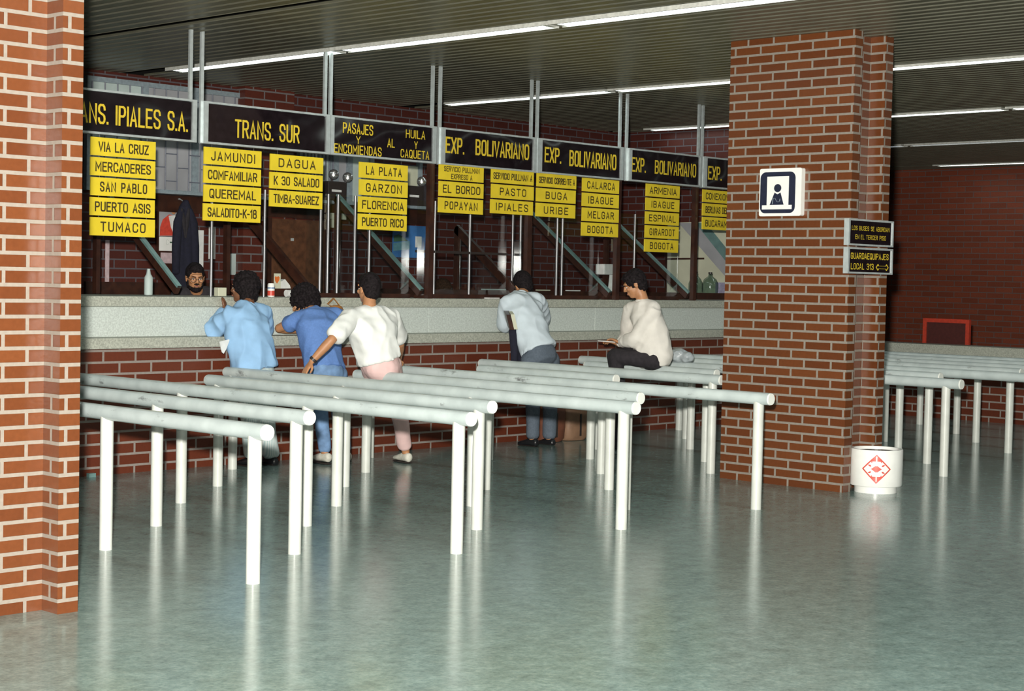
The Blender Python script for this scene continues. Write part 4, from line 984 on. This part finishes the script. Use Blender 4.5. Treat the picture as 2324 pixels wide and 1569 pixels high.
LB = dict(head=(553, 656, 11.40), neck=(566, 694, 11.30), chest=(560, 745, 11.23), pel=(578, 842, 11.19), shL=(520, 716, 11.28), shR=(596, 712, 11.27), elL=(484, 752, 11.46), wrL=(508, 704, 11.48), haL=(511, 690, 11.52), elR=(600, 750, 11.42), wrR=(575, 744, 11.50), haR=(560, 742, 11.51), hipL=(561, 850, 11.19), hipR=(599, 850, 11.19), knL=(568, 950, 11.24), knR=(602, 950, 11.25), anL=(572, 1036, 11.19), anR=(616, 1036, 11.21))
person('man in a loose light blue shirt leaning on the counter before the bearded clerk', LB,
       dict(face=(-.45, .9, .05), up=(0, .1, 1), skin='skin_dark', shirt='sky', trousers='stripe', ease=.034, hem=-.045, flare=1.3, wr=.015, hairvol=.024, curl_hair=.012, loose=.012, palmL=(.6, -.8, 0), foot=FW, curl=.8, long=True, waist=.05))
BP = dict(head=(690, 688, 11.40), neck=(708, 708, 11.27), chest=(722, 745, 11.12), pel=(738, 840, 10.98), shL=(680, 725, 11.22), shR=(768, 718, 11.16), elL=(632, 746, 11.42), wrL=(684, 751, 11.46), haL=(700, 751, 11.48), elR=(784, 746, 11.38), wrR=(745, 746, 11.48), haR=(730, 746, 11.48), hipL=(722, 848, 10.98), hipR=(762, 848, 10.98), knL=(728, 935, 11.08), knR=(770, 935, 11.08), anL=(737, 1026, 11.0), anR=(782, 1024, 11.05))
person('curly-haired man in a blue short-sleeved top and jeans bent over the counter ledge', BP,
       dict(face=(-.55, .75, -.4), up=(-.1, .5, .9), shirt='polo', trousers='jeans', ease=.018, hem=.0, wr=.010, short=True, slv=.52, hairvol=.036, curl_hair=.018, foot=FW, shoe='shoe_w', curl=.3))
WS = dict(head=(836, 656, 10.32), neck=(838, 696, 10.27), chest=(845, 745, 10.25), pel=(862, 820, 10.22), shL=(795, 722, 10.27), shR=(886, 720, 10.27), elL=(752, 772, 10.2), wrL=(708, 820, 10.29), haL=(690, 846, 10.3), elR=(908, 782, 10.38), wrR=(905, 815, 10.6), haR=(895, 830, 10.7), hipL=(845, 830, 10.25), hipR=(884, 826, 10.25), knL=(858, 905, 10.62), knR=(903, 925, 10.54), anL=(906, 925, 10.42), anR=(921, 1026, 10.65))
ws, wj = person('man in white shirt and pink trousers perched on a rail, one arm stretched out', WS,
       dict(face=(.12, 1, 0), shirt='whitecloth', trousers='pink', ease=.032, hem=-.02, wr=.013, short=True, hairvol=.004, foot=(.2, 1, 0), shoe='shoe_w', curl=.25, belt=False, loose=.006, cuff=.86, seat=(0, -.03, -.05)))
b = nb(); e0, w0 = wj['elL'], wj['wrL']; c = lerp(e0, w0, .93); d = (w0-e0).normalized(); cyl(b, c-d*.012, c+d*.012, .033, n=18); wa = obj('watch_strap', b, 'dark', ws)
s, u = frame_of(d); b = nb(); cyl(b, c+s*.03, c+s*.040, .017, n=16); obj('watch_face', b, 'chrome', wa)
GT = dict(head=(1187, 648, 11.35), neck=(1182, 672, 11.27), chest=(1187, 712, 11.1), pel=(1226, 800, 10.88), shL=(1150, 688, 11.2), shR=(1222, 682, 11.12), elL=(1143, 738, 11.33), wrL=(1165, 746, 11.45), haL=(1180, 746, 11.47), elR=(1236, 730, 11.35), wrR=(1205, 744, 11.46), haR=(1190, 746, 11.48), hipL=(1205, 815, 10.88), hipR=(1246, 812, 10.88), knL=(1210, 905, 10.98), knR=(1248, 905, 10.98), anL=(1208, 994, 10.98), anR=(1246, 994, 11.0))
gt, gj = person('man in a pale long-sleeved shirt and grey trousers bent forward over the counter', GT,
       dict(face=(.35, .8, -.35), up=(0, .5, .9), shirt='palecloth', trousers='greywool', ease=.022, hem=-.08, wr=.011, hairvol=.010, foot=FW, belt=True, loose=.008, glasses=True, curl=.3))
t = thing('book', 'book with a cream page edge tucked under the arm of the man in grey trousers', 'book', on_y(1156, 727, 11.02))
c0, c1 = on_y(1152, 710, 11.02), on_y(1160, 744, 11.02)
b = nb(); bar(b, c0, c1, .05, .16, side=(.8, -.6, 0)); obj('cover', b, 'wood', t)
b = nb(); bar(b, c0+V((.012, -.04, 0)), c1+V((.012, -.04, 0)), .036, .12, side=(.8, -.6, 0)); obj('pages', b, 'cream', t)
P = [on_y(x, y, 11.05) for x, y in ((1163, 750), (1167, 768), (1170, 795), (1171, 822), (1172, 850))]
b = nb(); loft(b, P, [(.03, .03), (.05, .03), (.06, .035), (.065, .04), (.065, .04)], side=(1, 0, 0), n=20)
for v in b.verts: v.co.y += .012*math.sin(v.co.x*70)
auto(tag(obj('folded_jacket', b, 'navycloth'), 'dark navy jacket hanging down beside the man in grey trousers', 'jacket'), 180)
k = .973
ST = {n: (a, c_, y*k) for n, (a, c_, y) in dict(head=(1440, 646, 10.2), neck=(1460, 682, 10.13), chest=(1472, 732, 10.08), pel=(1482, 806, 10.05), shL=(1432, 704, 10.27), shR=(1484, 702, 9.98), elL=(1425, 765, 10.42), wrL=(1402, 782, 10.5), elR=(1443, 770, 10.12), wrR=(1408, 779, 10.35), haL=(1392, 778, 10.55), haR=(1394, 772, 10.42), hipL=(1476, 812, 10.16), hipR=(1486, 815, 9.98), knL=(1394, 806, 10.50), knR=(1398, 810, 10.32), anL=(1402, 905, 10.46), anR=(1410, 908, 10.32)).items()}
stp, sj = person('man in cream shirt and black trousers sitting on a rail looking at a paper', ST,
       dict(face=(-.62, .68, -.40), up=(-.35, .4, .85), shirt='creamcloth', trousers='blackcloth', ease=.028, hem=.04, wr=.010, hairvol=.010, curl_hair=.006, foot=(-.62, .7, 0), footz=-.35, waist=.05, curl=.6, palmL=(.3, -.3, 1), palmR=(.3, -.3, 1)))
c = on_y(1382, 776, 10.22); b = nb(); prism(b, [(-.11, -.08), (.11, -.08), (.11, .08), (-.11, .08)], c, V((-.69, .72, .05)).normalized(), V((.72, .69, 0)), (0, 0, 1), .006)
tag(obj('paper_sheet', b, 'paper'), 'white sheet of paper in the hands of the seated man', 'paper')
CL = dict(head=(443, 631, 12.38), neck=(447, 660, 12.47), chest=(449, 702, 12.56), pel=(450, 795, 12.68), shL=(484, 670, 12.45), shR=(405, 670, 12.60), elL=(490, 745, 12.50), wrL=(480, 800, 12.48), haL=(478, 815, 12.48), elR=(406, 745, 12.66), wrR=(412, 800, 12.58), haR=(414, 815, 12.56),
          hipL=(462, 806, 12.75), hipR=(438, 806, 12.75), knL=(9.3, 12.7, .47), knR=(9.1, 12.7, .47), anL=(9.3, 12.75, .08), anR=(9.1, 12.75, .08))
person('bearded clerk with glasses and a dark shirt looking out from behind the counter', CL,
       dict(face=(-.42, -.9, -.12), shirt='blackcloth', trousers='blackcloth', ease=.02, hem=.05, wr=.006, beard=True, glasses=True, hairvol=.003, skin='skin', foot=(0, -1, 0), palmL=(0, 0, 1)))
C2 = dict(head=(1004, 664, 12.72), neck=(1010, 690, 12.80), chest=(1014, 730, 12.86), pel=(1016, 815, 12.95), shL=(1036, 710, 12.70), shR=(978, 710, 12.86), elL=(1036, 775, 12.72), wrL=(1020, 785, 12.62), haL=(1014, 786, 12.58), elR=(976, 775, 12.72), wrR=(990, 785, 12.62), haR=(998, 786, 12.58),
          hipL=(1028, 822, 12.95), hipR=(1002, 822, 12.95), knL=(12.35, 12.9, .42), knR=(12.13, 12.9, .42), anL=(12.35, 12.95, .08), anR=(12.13, 12.95, .08))
person('brown-haired clerk bent low behind the counter below the EL BORDO plate', C2,
       dict(face=(.1, -.9, -.5), up=(0, -.5, .9), shirt='blackcloth', trousers='blackcloth', hair='hair_brown', ease=.02, hem=.05, wr=.006, hairvol=.012, foot=(0, -1, 0)))
c = on_y(505, 785, 11.25); b = nb(); ypoly(b, [(498, 776), (522, 770), (514, 792), (508, 803), (504, 800)], 11.22, .006)
tag(obj('paper_sheet', b, 'paper'), 'white folded paper sticking out under the elbow of the man in light blue', 'paper')
